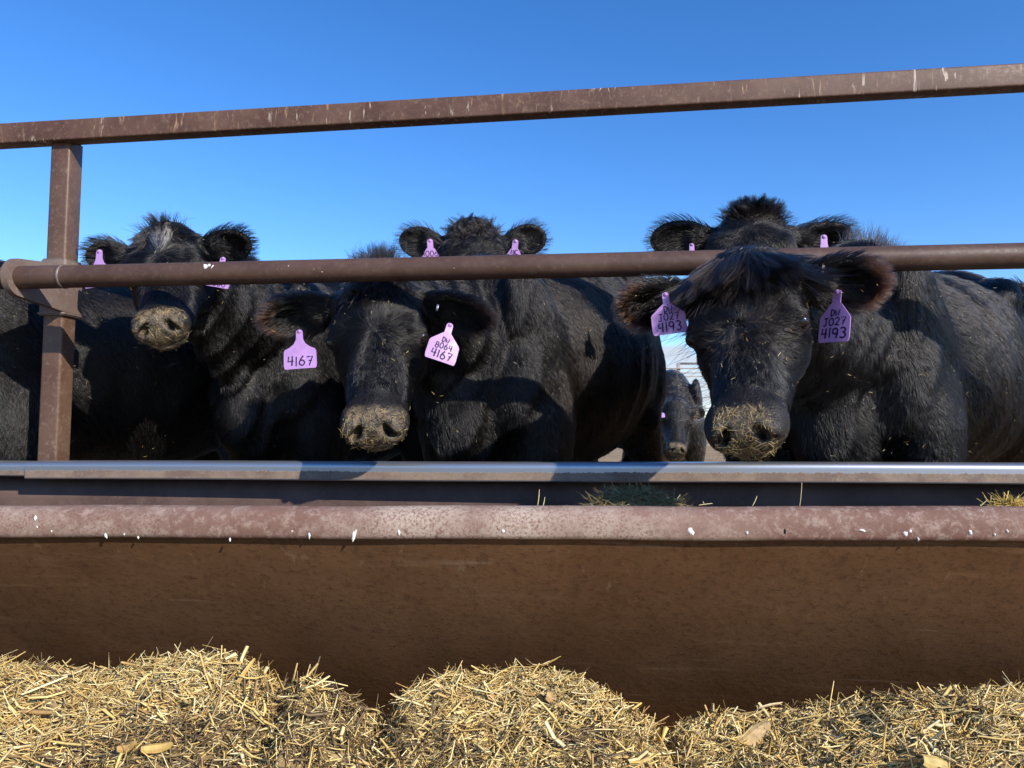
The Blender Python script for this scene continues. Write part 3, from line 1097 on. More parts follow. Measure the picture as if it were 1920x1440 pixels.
class Cow:
    def __init__(s, sp):
        s.sp = sp
        s.P = np.array(sp['poll'], float)
        s.Mz = np.array(sp['muzzle'], float)
        f = s.Mz - s.P
        s.s = np.linalg.norm(f) / 0.505 * sp.get('hs', 1.0)
        yh = unit(f)
        hint = np.array(sp['hint'], float)
        zh = unit(hint - yh * (hint @ yh))
        # origin of the nose sits a little under the face plane
        xh = np.cross(yh, zh)
        s.Bh = np.array([xh, yh, zh])            # rows: head axes in world
        ph = R(sp['phi'])
        s.f = np.array([-math.sin(ph), -math.cos(ph), 0])
        s.l = np.array([math.cos(ph), -math.sin(ph), 0])
        s.W = np.array(sp['withers'], float)
        s.gz = sp.get('gz', 0.15)
        s.zw = s.W[2] - s.gz
        s.ears = []
        for sg, tip, nrm in zip((-1, 1), sp['ear_dirs'], sp['ear_norms']):
            base = s.hw(np.array([-sg * 0.112, 0.030, -0.068]))
            e = unit(tip)
            n = np.array(nrm, float); n = unit(n - e * (n @ e))
            s.ears.append((base, e, n, np.cross(n, e), sp.get('ear_len', 0.2) * s.s))

    def hw(s, h):
        return s.P + s.s * (np.asarray(h) @ s.Bh)

    def to_head(s, p):
        return ((p - s.P.astype(np.float32)) @ s.Bh.T.astype(np.float32)) / np.float32(s.s)

    def b(s, u, v, z):
        """body frame: u forward of the withers, v to the cow's left, z above its ground"""
        q = s.W + s.f * u + s.l * v
        return np.array([q[0], q[1], z + s.gz])

    def ear_sdf(s, p):
        d = np.full(len(p), 9, np.float32)
        for base, e, n, w_, L in s.ears:
            B = np.array([e, w_, n])
            c = base + e * L * 0.55
            t = np.clip(((p - base) @ e) / L, 0, 1)
            o = ell(p, c, (L * 0.50, 0.062 * s.s, 0.026), B)
            ins = ell(p, c + n * 0.024 + e * 0.006, (L * 0.43, 0.049 * s.s, 0.028), B)
            o = smax(o, -ins, 0.008)
            o = smin(o, cone(p, base - e * 0.03, base + e * L * 0.28, 0.034 * s.s, 0.030 * s.s), 0.025)
            d = np.minimum(d, o)
        return d

    def body_sdf(s, p):
        W = s.W
        z = s.zw
        g = z / 1.42
        dl = s.sp.get('length', 1.0)
        ru = s.sp.get('rump', 0.0)
        Bx = np.array([s.f, s.l, (0, 0, 1)])
        # neck
        n0 = s.hw((0, 0.02, -0.135)); n2 = s.b(0.02, 0, z - 0.30)
        n1 = (n0 + n2) / 2 + np.array([0, 0, s.sp.get('neck_sag', -0.02)])
        d = cone(p, n0, n1, 0.122 * s.s, 0.175)
        d = smin(d, cone(p, n1, n2, 0.175, 0.235), 0.06)
        c0 = s.hw((0, -0.02, -0.085))
        c1 = (c0 + s.b(-.05, 0, z - .09)) / 2 + np.array([0, 0, s.sp.get('neck_sag', -0.02) + .0])
        d = smin(d, cone(p, c0, c1, 0.065 * s.s, 0.085), 0.08)
        d = smin(d, cone(p, c1, s.b(-.05, 0, z - .09), 0.085, 0.09), 0.08)
        # dewlap
        d = smin(d, cone(p, s.hw((0, 0.12, -0.22)), s.b(0.26, 0, 0.62 * z), 0.035, 0.06), 0.06)
        # trunk
        d = smin(d, ell(p, s.b(-0.56 * dl, 0, 0.92 * g + ru * .5), (0.74 * dl, 0.345, 0.42 * g + ru * .3), Bx), 0.06)
        for sg in (-1, 1):
            d = smin(d, ell(p, s.b(-0.62 * dl, sg * 0.10, 0.95 * g + ru * .5), (0.56 * dl, 0.265, 0.36 * g + ru * .3), Bx), 0.04)
        d = smin(d, ell(p, s.b(0.02, 0, 1.00 * g), (0.28, 0.25, 0.44 * g), Bx), 0.05)
        d = smin(d, ell(p, s.b(-0.10, 0, z - 0.10), (0.34, 0.10, 0.11), Bx), 0.10)
        d = smin(d, ell(p, s.b(0.20, 0, 0.78 * g), (0.17, 0.14, 0.23), Bx), 0.05)
        d = smin(d, ell(p, s.b(-1.00 * dl, 0, 1.06 * g + ru), (0.34, 0.28, 0.35 * g), Bx), 0.10)
        for sg in (-1, 1):
            # shoulder muscle and point of the shoulder
            Bs = np.array([unit(s.f * 0.9 + np.array([0, 0, -0.45]) + s.l * 0.0), s.l, unit(np.array([0, 0, 0.9]) + s.f * 0.45)])
            d = smin(d, ell(p, s.b(0.03, sg * 0.215, 1.03 * g), (0.16, 0.070, 0.36), Bs), 0.045)
            d = smin(d, ell(p, s.b(0.15, sg * 0.19, 0.88 * g), (0.10, 0.09, 0.17), Bx), 0.06)
            d = smin(d, ell(p, s.b(0.02, sg * 0.235, 0.72 * g), (0.14, 0.07, 0.20), Bx), 0.05)
            d = smin(d, ell(p, s.b(-0.86 * dl, sg * 0.23, 1.24 * g + ru), (0.09, 0.06, 0.06), Bx), 0.08)
            d = smin(d, ell(p, s.b(-1.03 * dl, sg * 0.18, 0.88 * g + ru * .5), (0.21, 0.13, 0.32), Bx), 0.03)
            # fore leg
            v = sg * 0.19
            d = smin(d, cone(p, s.b(0.08, v, 0.70), s.b(0.05, v, 0.42), 0.105, 0.062), 0.05)
            d = smin(d, cone(p, s.b(0.05, v, 0.42), s.b(0.04, v, 0.16), 0.056, 0.042), 0.03)
            d = smin(d, cone(p, s.b(0.04, v, 0.16), s.b(0.08, v, 0.085), 0.045, 0.055), 0.03)
            d = smin(d, cone(p, s.b(0.085, v, 0.085), s.b(0.125, v, 0.035), 0.050, 0.052), 0.015)
            # hind leg: stifle, hock, shank
            d = smin(d, cone(p, s.b(-0.95 * dl, v, 0.72), s.b(-1.18 * dl, v, 0.50), 0.12, 0.062), 0.06)
            d = smin(d, cone(p, s.b(-1.18 * dl, v, 0.50), s.b(-1.12 * dl, v, 0.17), 0.058, 0.044), 0.03)
            d = smin(d, cone(p, s.b(-1.12 * dl, v, 0.17), s.b(-1.08 * dl, v, 0.085), 0.046, 0.056), 0.03)
            d = smin(d, cone(p, s.b(-1.075 * dl, v, 0.085), s.b(-1.035 * dl, v, 0.035), 0.050, 0.052), 0.015)
        # tail
        d = smin(d, cone(p, s.b(-1.27 * dl, 0, 1.22 * g), s.b(-1.37 * dl, 0, 0.70), 0.035, 0.022), 0.05)
        d = smin(d, cone(p, s.b(-1.37 * dl, 0, 0.70), s.b(-1.35 * dl, 0, 0.42), 0.03, 0.05), 0.04)
        return d

    def sdf(s, p):
        p = np.asarray(p, np.float32)
        d = s.body_sdf(p)
        hh = head_sdf(s.to_head(p)) * np.float32(s.s)
        d = smin(d, hh, 0.045)
        near = np.linalg.norm(p - s.P.astype(np.float32), axis=1) < 0.55
        eark = np.ones(len(p), np.float32)
        if near.any():
            ed = s.ear_sdf(p[near])
            d[near] = smin(d[near], ed, 0.02)
            eark[near] = np.clip((ed - 0.01) / 0.05, 0, 1)
        # heavy winter coat: folds and lumps
        u = (p - s.W.astype(np.float32)) @ s.f.astype(np.float32)
        nk = np.clip((u - 0.10) / 0.15, 0, 1)
        # soft folds of the neck skin run down and forward
        ph = u * 34 + p[:, 2] * 9 + 1.6 * vnoise(p * np.float32(4), 47)
        fold = vnoise(p * np.float32(4.5), 41) * 0.013 + vnoise(p * np.float32(10), 43) * 0.0045 + nk * 0.010 * (1 - np.abs(np.sin(ph)) ** 0.7 * 1.6)
        rib = np.clip((-u - 0.15) / 0.1, 0, 1) * np.clip((0.95 + u) / 0.2, 0, 1)
        fold = fold + rib * 0.004 * np.sin(u * 42 + 1.2 * vnoise(p * np.float32(3), 49))
        far = np.clip(hh * 12, 0, 1)
        return d - fold * far * eark


def warped(lo, hi, flo, fhi, fine, coarse, grow=1.12):
    """coordinates fine between flo and fhi, growing outwards"""
    c = list(np.arange(flo, fhi + fine, fine))
    h = fine; x = c[-1]
    while x < hi:
        h = min(coarse, h * grow); x += h; c.append(x)
    h = fine; x = c[0]; pre = []
    while x > lo:
        h = min(coarse, h * grow); x -= h; pre.append(x)
    return np.array(pre[::-1] + c)


OFFS = [(i, j, k) for i in (0, 1) for j in (0, 1) for k in (0, 1)]


def surface_nets(fn, xs, ys, zs, blk=5):
    nx, ny, nz = len(xs), len(ys), len(zs)
    G = np.empty((nx, ny, nz), np.float32)
    # coarse pass
    bx = [np.arange(i, min(i + blk, n)) for n in (nx,) for i in range(0, n, blk)]
    def centres(c, n):
        return np.array([(c[i] + c[min(i + blk, n) - 1]) / 2 for i in range(0, n, blk)]), np.array([c[min(i + blk, n - 1)] - c[i] for i in range(0, n, blk)])
    cx, hx = centres(xs, nx); cy, hy = centres(ys, ny); cz, hz = centres(zs, nz)
    P = np.stack(np.meshgrid(cx, cy, cz, indexing='ij'), -1).reshape(-1, 3).astype(np.float32)
    hd = np.sqrt(hx[:, None, None] ** 2 + hy[None, :, None] ** 2 + hz[None, None] ** 2) / 2
    D = fn(P).reshape(hd.shape)
    act = np.abs(D) < hd * 1.25 + 0.035
    ix, iy, iz = (np.arange(n) // blk for n in (nx, ny, nz))
    full = D[np.ix_(ix, iy, iz)]
    G[:] = np.where(full < 0, -1, 1)
    am = act[np.ix_(ix, iy, iz)]
    I = np.nonzero(am)
    Q = np.stack([xs[I[0]], ys[I[1]], zs[I[2]]], -1).astype(np.float32)
    out = np.empty(len(Q), np.float32)
    for k in range(0, len(Q), 200000):
        out[k:k + 200000] = fn(Q[k:k + 200000])
    G[I] = out
    S = G < 0
    cnt = np.zeros((nx - 1, ny - 1, nz - 1), np.int8)
    for i, j, k in OFFS:
        cnt += S[i:nx - 1 + i, j:ny - 1 + j, k:nz - 1 + k]
    C = np.nonzero((cnt > 0) & (cnt < 8))
    n = len(C[0])
    idx = np.full(cnt.shape, -1, np.int32)
    idx[C] = np.arange(n)
    val = {o: G[C[0] + o[0], C[1] + o[1], C[2] + o[2]] for o in OFFS}
    acc = np.zeros((n, 3)); num = np.zeros(n)
    for a in range(3):
        for o in OFFS:
            if o[a] == 1: continue
            o2 = list(o); o2[a] = 1; o2 = tuple(o2)
            v0, v1 = val[o], val[o2]
            cr_ = (v0 < 0) != (v1 < 0)
            t = np.where(cr_, v0 / np.where(cr_, v0 - v1, 1), 0)
            pt = np.tile(np.array(o, float), (n, 1)); pt[:, a] = t
            acc += pt * cr_[:, None]; num += cr_
    loc = acc / num[:, None]
    V = np.stack([xs[C[0]] + loc[:, 0] * (xs[C[0] + 1] - xs[C[0]]), ys[C[1]] + loc[:, 1] * (ys[C[1] + 1] - ys[C[1]]), zs[C[2]] + loc[:, 2] * (zs[C[2] + 1] - zs[C[2]])], -1)
    quads = []
    for a in range(3):
        b, c = (a + 1) % 3, (a + 2) % 3
        sl0 = [slice(None)] * 3; sl1 = [slice(None)] * 3
        sl0[a] = slice(0, -1); sl1[a] = slice(1, None)
        s0, s1 = S[tuple(sl0)], S[tuple(sl1)]
        E_ = np.array(np.nonzero(s0 != s1))
        ok = (E_[b] > 0) & (E_[c] > 0) & (E_[b] < (nx, ny, nz)[b] - 1) & (E_[c] < (nx, ny, nz)[c] - 1)
        E_ = E_[:, ok]
        flip = S[tuple(E_)]
        def cell(db, dc):
            q = E_.copy(); q[b] -= db; q[c] -= dc
            return idx[tuple(q)]
        q = np.stack([cell(1, 1), cell(0, 1), cell(0, 0), cell(1, 0)], -1)
        q[~flip] = q[~flip][:, ::-1]
        quads.append(q)
    Qd = np.concatenate(quads)
    Qd = Qd[(Qd >= 0).all(1)]
    return V, Qd


def curves_obj(name, pts, rad, tint, parent, mat):
    """pts (n,k,3) -> hair curves object"""
    n, k, _ = pts.shape
    h = bpy.data.hair_curves.new(name)
    h.add_curves([k] * n)
    h.attributes['position'].data.foreach_set('vector', np.ascontiguousarray(pts, np.float32).ravel())
    a = h.attributes.new('radius', 'FLOAT', 'POINT')
    a.data.foreach_set('value', np.ascontiguousarray(rad, np.float32).ravel())
    a = h.attributes.new('tint', 'FLOAT_COLOR', 'CURVE')
    a.data.foreach_set('color', np.concatenate([tint, np.ones((n, 1))], 1).astype(np.float32).ravel())
    h.materials.append(mat)
    o = bpy.data.objects.new(name, h)
    col.objects.link(o)
    o.parent = parent
    o.matrix_parent_inverse = Matrix.Translation(-Vector(parent.location))
    o['kind'] = 'stuff'
    return o


def normalize(a):
    return a / (np.linalg.norm(a, axis=-1, keepdims=True) + 1e-9)


def clump(tips, roots, size, amount, r, mid=None):
    """pull hair tips together in little locks"""
    q = roots + 0.35 * size * np.stack([vnoise(roots / size * 0.9, 71 + i) for i in range(3)], -1)
    key = np.floor(q / size).astype(np.int64)
    _, inv = np.unique(key, axis=0, return_inverse=True)
    inv = inv.ravel()
    m = inv.max() + 1
    cn = np.bincount(inv, minlength=m)[:, None]
    ct = np.stack([np.bincount(inv, tips[:, i], m) for i in range(3)], -1) / cn
    jit = r.normal(0, 0.16, (m, 3)) * size
    return (ct + jit)[inv], inv, m


def make_fur(cow, V, Qd, Nrm, root, n_target, r):
    sp = cow.sp
    tri = np.concatenate([Qd[:, [0, 1, 2]], Qd[:, [0, 2, 3]]])
    A, B, C = V[tri[:, 0]], V[tri[:, 1]], V[tri[:, 2]]
    area = np.linalg.norm(np.cross(B - A, C - A), axis=1) / 2
    cen = (A + B + C) / 3
    nr = normalize(np.cross(B - A, C - A))
    view = normalize(CAM - cen)
    facing = np.sum(nr * view, 1)
    dist = np.linalg.norm(cen - CAM, axis=1)
    px = 960 + cen[:, 0] / cen[:, 1] * F
    py = 800 - (cen[:, 2] - H) / cen[:, 1] * F
    vis = (facing > -0.35) & (px > -120) & (px < 2040) & (py < 930)
    hp = cow.to_head(cen.astype(np.float32))
    hd = head_sdf(hp)
    if 'fur_all' in sp: vis = facing > -0.5
    inhead = (hd < 0.03) & (hp[:, 1] > -0.02)
    dens = np.where(vis, 1.0, 0.10)
    ear_t = np.zeros(len(cen))
    for base, e, n, w_, L in cow.ears:
        t = ((cen - base) @ e) / L
        dd = np.linalg.norm(cen - base - np.outer(np.clip(t, 0, 1) * L, e), axis=1)
        k = (t > 0.08) & (dd < 0.085)
        ear_t = np.where(k, np.maximum(ear_t, t), ear_t)
    dens = np.where(inhead, dens * 2.6, dens)
    dens = np.where(ear_t > 0, dens * 2.2, dens)
    bare = (hp[:, 1] > 0.425 + 0.02 * vnoise(hp * 20, 3)) & (np.abs(hd) < 0.05)
    dens = np.where(bare, dens * (0.12 + 0.5 * np.clip((0.455 - hp[:, 1]) / 0.03, 0, 1)), dens)
    side_m = bare & (np.abs(hp[:, 0]) > sp.get('padw', 0.085) - 0.006 + 0.008 * vnoise(hp * 40, 9))
    dens = np.where(side_m, np.maximum(dens, 1.6 * vis), dens)
    hq = np.stack([np.abs(hp[:, 0]), hp[:, 1], hp[:, 2]], 1)
    dens = np.where(np.linalg.norm((hq - np.array((0.128, 0.164, -0.067))) / np.array((1, 1.3, 0.85)), axis=1) < 0.027, 0, dens)
    pdf = area * dens
    cdf = np.cumsum(pdf); cdf /= cdf[-1]
    ti = np.searchsorted(cdf, r.uniform(0, 1, n_target))
    u, v = r.uniform(0, 1, n_target), r.uniform(0, 1, n_target)
    f = u + v > 1
    u[f], v[f] = 1 - u[f], 1 - v[f]
    Pn = A[ti] + (B - A)[ti] * u[:, None] + (C - A)[ti] * v[:, None]
    nn = normalize(Nrm[tri[ti, 0]] * (1 - u - v)[:, None] + Nrm[tri[ti, 1]] * u[:, None] + Nrm[tri[ti, 2]] * v[:, None])
    hp = cow.to_head(Pn.astype(np.float32)).astype(float)
    hd = head_sdf(hp.astype(np.float32))
    headw = np.clip(1.15 - np.maximum(hd, 0) / 0.05, 0, 1) * np.clip((hp[:, 1] + 0.03) / 0.05, 0, 1)
    # flow on the trunk: back and down, wavering
    down = np.array([0, 0, -1.0])
    wv = np.stack([vnoise(Pn * 6, 21), vnoise(Pn * 6, 22), vnoise(Pn * 6, 23)], -1)
    wl = np.stack([vnoise(Pn * 2.6, 24), vnoise(Pn * 2.6, 25), vnoise(Pn * 2.6, 26)], -1)
    flow = down * 0.95 - cow.f * 0.55 + wv * 0.42 + wl * 0.45
    # flow on the face: away from the whorl
    wy = sp.get('whorl', 0.19)
    hv = np.stack([hp[:, 0] * 1.0, hp[:, 1] - wy, hp[:, 2] * 0.3 + 0.0], -1)
    hv = normalize(hv)
    side = np.abs(hp[:, 0]) > 0.075
    cheek = np.clip((np.abs(hp[:, 0]) - 0.06) / 0.04, 0, 1) * np.clip((-hp[:, 2] - 0.03) / 0.06, 0, 1)
    hv2 = np.stack([np.sign(hp[:, 0]) * 0.2, np.full(len(hp), -0.35), np.full(len(hp), -1.0)], -1)
    hv = hv * (1 - cheek[:, None]) + hv2 * cheek[:, None]
    hw = hv @ cow.Bh + wv * 0.28
    flow = flow * (1 - headw[:, None]) + hw * headw[:, None]
    length = 0.034 + 0.008 * vnoise(Pn * 5, 31) + 0.010 * np.clip(vnoise(Pn * 2, 33), 0, 2)
    face_l = 0.016 + 0.013 * np.clip((0.24 - hp[:, 1]) / 0.2, 0, 1) + 0.010 * cheek + 0.020 * np.exp(-((hp[:, 1] - wy + .01) / 0.06) ** 2) * (np.abs(hp[:, 0]) < 0.09)
    face_l = np.where(hp[:, 1] > 0.36, 0.0055, face_l)
    length = length * (1 - headw) + face_l * headw
    lift = 0.10 + 0.07 * vnoise(Pn * 7, 35)
    lift = np.where(headw > 0.5, 0.17, lift)
    tint = np.tile(np.array(sp.get('tint', (0.0046, 0.0039, 0.0036))), (n_target, 1))
    brown = np.clip(vnoise(Pn * 2.6, 51) * 0.7 + sp.get('brown', -0.35), 0, 1)[:, None] * (1 - headw)[:, None]
    tint = tint * (1 - brown) + np.array(sp.get('browncol', (0.020, 0.012, 0.0075))) * brown
    # ears
    for ei, (base, e, n, w_, L) in enumerate(cow.ears):
        rel = Pn - base
        t = (rel @ e) / L
        dd = np.linalg.norm(rel - np.outer(np.clip(t, 0, 1) * L, e), axis=1)
        k = (t > 0.06) & (dd < 0.085) & (headw < 0.9)
        cw = (rel @ w_) / (0.062 * cow.s)
        edge = np.clip(np.abs(cw), 0, 1)
        fl = e[None] * (0.75 + 0.2 * t[:, None]) + w_[None] * cw[:, None] * 0.75 + n[None] * 0.15
        flow = np.where(k[:, None], fl + wv * 0.15, flow)
        length = np.where(k, (0.020 + 0.026 * edge ** 2 + 0.012 * np.clip(t, 0, 1)) * sp.get('ear_hair', 1.0), length)
        lift = np.where(k, 0.40 + 0.25 * (1 - edge), lift)
        red = sp.get('ear_red', (0, 0))[ei]
        rk = np.clip((t + 0.30 * edge - 0.88) / 0.30, 0, 1) * red * k
        tint = tint * (1 - rk[:, None]) + np.array((0.12, 0.044, 0.018)) * rk[:, None]
    flow = flow - nn * np.sum(flow * nn, 1)[:, None]
    flow = normalize(flow) + r.normal(0, 0.11, flow.shape)
    flow = normalize(flow - nn * np.sum(flow * nn, 1)[:, None])
    length = np.maximum(length, 0.005) * r.uniform(0.65, 1.2, n_target)
    if 'patch' in sp:      # pale bare patch on the forehead
        c, rad = sp['patch']
        pd = np.exp(-(((hp[:, 0] - c[0]) / rad[0]) ** 2 + ((hp[:, 1] - c[1]) / rad[1]) ** 2)) * (hp[:, 2] > -0.08) * headw
        pk = (r.uniform(0, 1, n_target) < pd * 2.6)[:, None]
        tint = np.where(pk, np.array((0.48, 0.38, 0.26)), tint)
        length = np.where(pk[:, 0], length * 0.9, length)
    tips = Pn + (flow + nn * lift[:, None]) * length[:, None]
    ctip, inv, m = clump(tips, Pn, 0.019, 0.5, r)
    onear = np.zeros(n_target, bool)
    amt = np.where(headw > 0.5, 0.25, 0.36) * r.uniform(0.55, 1.1, n_target)
    jl = np.where(headw > 0.5, 0.08, 0.10) * length
    tips = tips + (ctip - tips) * amt[:, None] + r.normal(0, 1, (m, 3))[inv] * jl[:, None] * 0.6
    below = np.sum((tips - Pn) * nn, 1)
    tips = tips + nn * np.maximum(0.05 * length - below, 0)[:, None]
    K = 5
    pts = np.empty((n_target, K, 3))
    for k in range(K):
        t = k / (K - 1)
        straight = Pn + (tips - Pn) * t
        pts[:, k] = straight + nn * (length * 0.07 * 4 * t * (1 - t))[:, None] - nn * 0.001
    w0 = sp.get('hair_w', 0.00050)
    rad = w0 * np.array([1.0, 0.95, 0.8, 0.55, 0.12])[None] * r.uniform(0.7, 1.25, n_target)[:, None]
    tint = tint * (r.uniform(0.5, 1.5, n_target) * r.uniform(0.7, 1.4, m)[inv])[:, None]
    curves_obj('fur', pts, rad, tint, root, M['hair'])
    return Pn, nn, hp, headw


def guides(start, vec, length, curl, n, spread, r, gravity=0.0, K=8, w=0.0007, splay=0.3, size=0.012, lock=0.7):
    """locks of long hair. start (N,3) roots, vec (N,3) directions"""
    d = normalize(vec + r.normal(0, splay, vec.shape))
    P = np.empty((len(start), K, 3))
    P[:, 0] = start
    step = length / (K - 1)
    key = np.floor(start / size).astype(np.int64)
    _, inv = np.unique(key, axis=0, return_inverse=True); inv = inv.ravel()
    m = inv.max() + 1
    kd = normalize(r.normal(0, 1, (m, 3)))[inv]
    for k in range(1, K):
        d = normalize(d + np.array([0, 0, -gravity]) + kd * curl)
        P[:, k] = P[:, k - 1] + d * step[:, None]
    cn = np.bincount(inv, minlength=m)[:, None]
    for k in range(1, K):
        ct = np.stack([np.bincount(inv, P[:, k, i], m) for i in range(3)], -1) / cn
        t = (k / (K - 1)) ** 0.7 * lock
        P[:, k] += (ct[inv] - P[:, k]) * t
    rad = w * np.linspace(1, 0.15, K)[None] * r.uniform(0.7, 1.2, len(start))[:, None]
    return P, rad


def topknot(cow, root, r):
    """long hair of the poll: forelock over the brow or a tuft standing up"""
    sp = cow.sp
    for (n, cx, sx, cy, sy, mean, dirh, side, grav, curl, splay) in sp.get('locks', []):
        x = r.normal(0, 1, n) * sx + cx
        y = r.normal(0, 1, n) * sy + cy
        # sit on the skull
        z = np.full(n, 0.09)
        for _ in range(14):
            d = head_sdf(np.stack([x, y, z], 1).astype(np.float32))
            z = z - d * 0.8
        hpt = np.stack([x, y, z - 0.003], 1)
        if dirh is None:     # hair fanning out of the brow whorl
            a = np.arctan2(y - sp['whorl'], x)
            vec = np.stack([np.cos(a), np.sin(a), np.full(n, side)], 1)
        else:
            vec = np.array(dirh, float)[None] + np.stack([x / 0.08 * side, np.zeros(n), np.zeros(n)], 1)
        if 'patch' in sp:
            keep = ~((np.abs(x - sp['patch'][0][0]) < 0.034) & (y > -0.015))
            hpt, vec, n = hpt[keep], vec[keep], int(keep.sum())
        st = cow.P + cow.s * (hpt @ cow.Bh)
        kw = dict(w=0.00065, size=0.009, lock=0.55) if dirh is None else dict(w=0.00095, size=0.017, lock=0.82 if cy > -0.02 else 0.7)
        P, rad = guides(st, vec @ cow.Bh, mean * r.uniform(0.45, 1.2, n), curl, n, 0.2, r, grav, splay=splay, **kw)
        # keep locks outside the skull
        for k in range(1, P.shape[1]):
            for _ in range(2):
                q = cow.to_head(P[:, k].astype(np.float32))
                d = head_sdf(q)
                e = 0.004
                gx = np.stack([head_sdf(q + np.array(v, np.float32) * e) - d for v in ((1, 0, 0), (0, 1, 0), (0, 0, 1))], 1)
                g = normalize(gx)
                push = np.clip(0.006 + 0.004 * k / 8 - d, 0, 0.05)[:, None]
                P[:, k] += (g * push) @ cow.Bh * cow.s
        t = np.array((0.009, 0.0075, 0.007)) * r.uniform(0.5, 1.9, n)[:, None]
        br = (r.uniform(0, 1, n) < 0.12)[:, None]
        t = np.where(br, np.array((0.07, 0.04, 0.025)), t)
        curves_obj('forelock', P, rad, t, root, M['hair'])


# handwriting: strokes in a unit cell (x 0..0.62, y 0..1)
def arc(cx, cy, rx, ry, a0, a1, n=10):
    return [(cx + rx * math.cos(R(a0 + (a1 - a0) * i / n)), cy + ry * math.sin(R(a0 + (a1 - a0) * i / n))) for i in range(n + 1)]


GLYPH = {
    '0': [arc(0.3, 0.5, 0.27, 0.46, 90, 455, 18)],
    'O': [arc(0.3, 0.5, 0.29, 0.46, 90, 455, 18)],
    '1': [[(0.3, 0.98), (0.29, 0.02)]],
    '2': [arc(0.28, 0.72, 0.25, 0.26, 160, -30, 10) + [(0.05, 0.05)] + [(0.3, 0.10), (0.6, 0.04)]],
    '3': [arc(0.26, 0.75, 0.24, 0.22, 150, -90, 9) + arc(0.27, 0.27, 0.28, 0.25, 85, -150, 10)],
    '4': [[(0.12, 0.96), (0.05, 0.46), (0.60, 0.47)], [(0.47, 0.98), (0.44, 0.02)]],
    '6': [[(0.42, 0.98), (0.16, 0.62)] + arc(0.30, 0.28, 0.25, 0.26, 155, 515, 16)],
    '7': [[(0.03, 0.90), (0.58, 0.93), (0.26, 0.02)], [(0.22, 0.50), (0.52, 0.53)]],
    '8': [arc(0.3, 0.73, 0.21, 0.23, -60, 240, 12) + arc(0.3, 0.25, 0.26, 0.25, 110, -240, 14)],
    '9': [arc(0.28, 0.70, 0.24, 0.26, 20, 380, 14) + [(0.50, 0.4), (0.42, 0.02)]],
    'D': [[(0.12, 0.95), (0.10, 0.03)], [(0.02, 0.95)] + arc(0.14, 0.49, 0.45, 0.46, 88, -88, 10) + [(0.02, 0.03)]],
    'W': [[(0.0, 0.95), (0.14, 0.05), (0.31, 0.68), (0.46, 0.05), (0.64, 0.97)]],
    'J': [[(0.12, 0.95), (0.62, 0.95)], [(0.38, 0.95), (0.37, 0.25)] + arc(0.2, 0.24, 0.17, 0.22, 0, -160, 8)],
    'M': [[(0.0, 0.03), (0.08, 0.95), (0.3, 0.35), (0.52, 0.95), (0.62, 0.03)]],
    'C': [arc(0.34, 0.5, 0.30, 0.46, 50, 310, 14)],
}


def write(text, h, sw, cx, y0, slant=0.03, seed=0):
    """ribbon quads for a line of marker writing, centred on cx"""
    r = random.Random(seed)
    adv = 0.74 * h
    wid = lambda c: 0.5 if c == '1' else 1.0
    x = cx - (sum(adv * wid(c) for c in text) - 0.12 * h) / 2
    V, Fc = [], []
    for ch in text:
        dy = r.uniform(-0.05, 0.05) * h
        for st in GLYPH.get(ch, []):
            pts = [(x + (px + slant * py) * h, y0 + dy + py * h) for px, py in ([(q - 0.18, v) for q, v in st] if ch == '1' else st)]
            n = len(pts)
            L = []
            for i in range(n):
                a = pts[max(0, i - 1)]; b = pts[min(n - 1, i + 1)]
                tx, ty = b[0] - a[0], b[1] - a[1]
                q = math.hypot(tx, ty) or 1
                wd = sw / 2 * (1 + 0.12 * math.sin(i * 1.7 + len(V)))
                L.append((pts[i][0] - ty / q * wd, pts[i][1] + tx / q * wd, pts[i][0] + ty / q * wd, pts[i][1] - tx / q * wd))
            b0 = len(V)
            for l in L:
                V += [(l[0], l[1]), (l[2], l[3])]
            for i in range(n - 1):
                Fc.append((b0 + 2 * i, b0 + 2 * i + 1, b0 + 2 * i + 3, b0 + 2 * i + 2))
        x += adv * wid(ch)
    return V, Fc


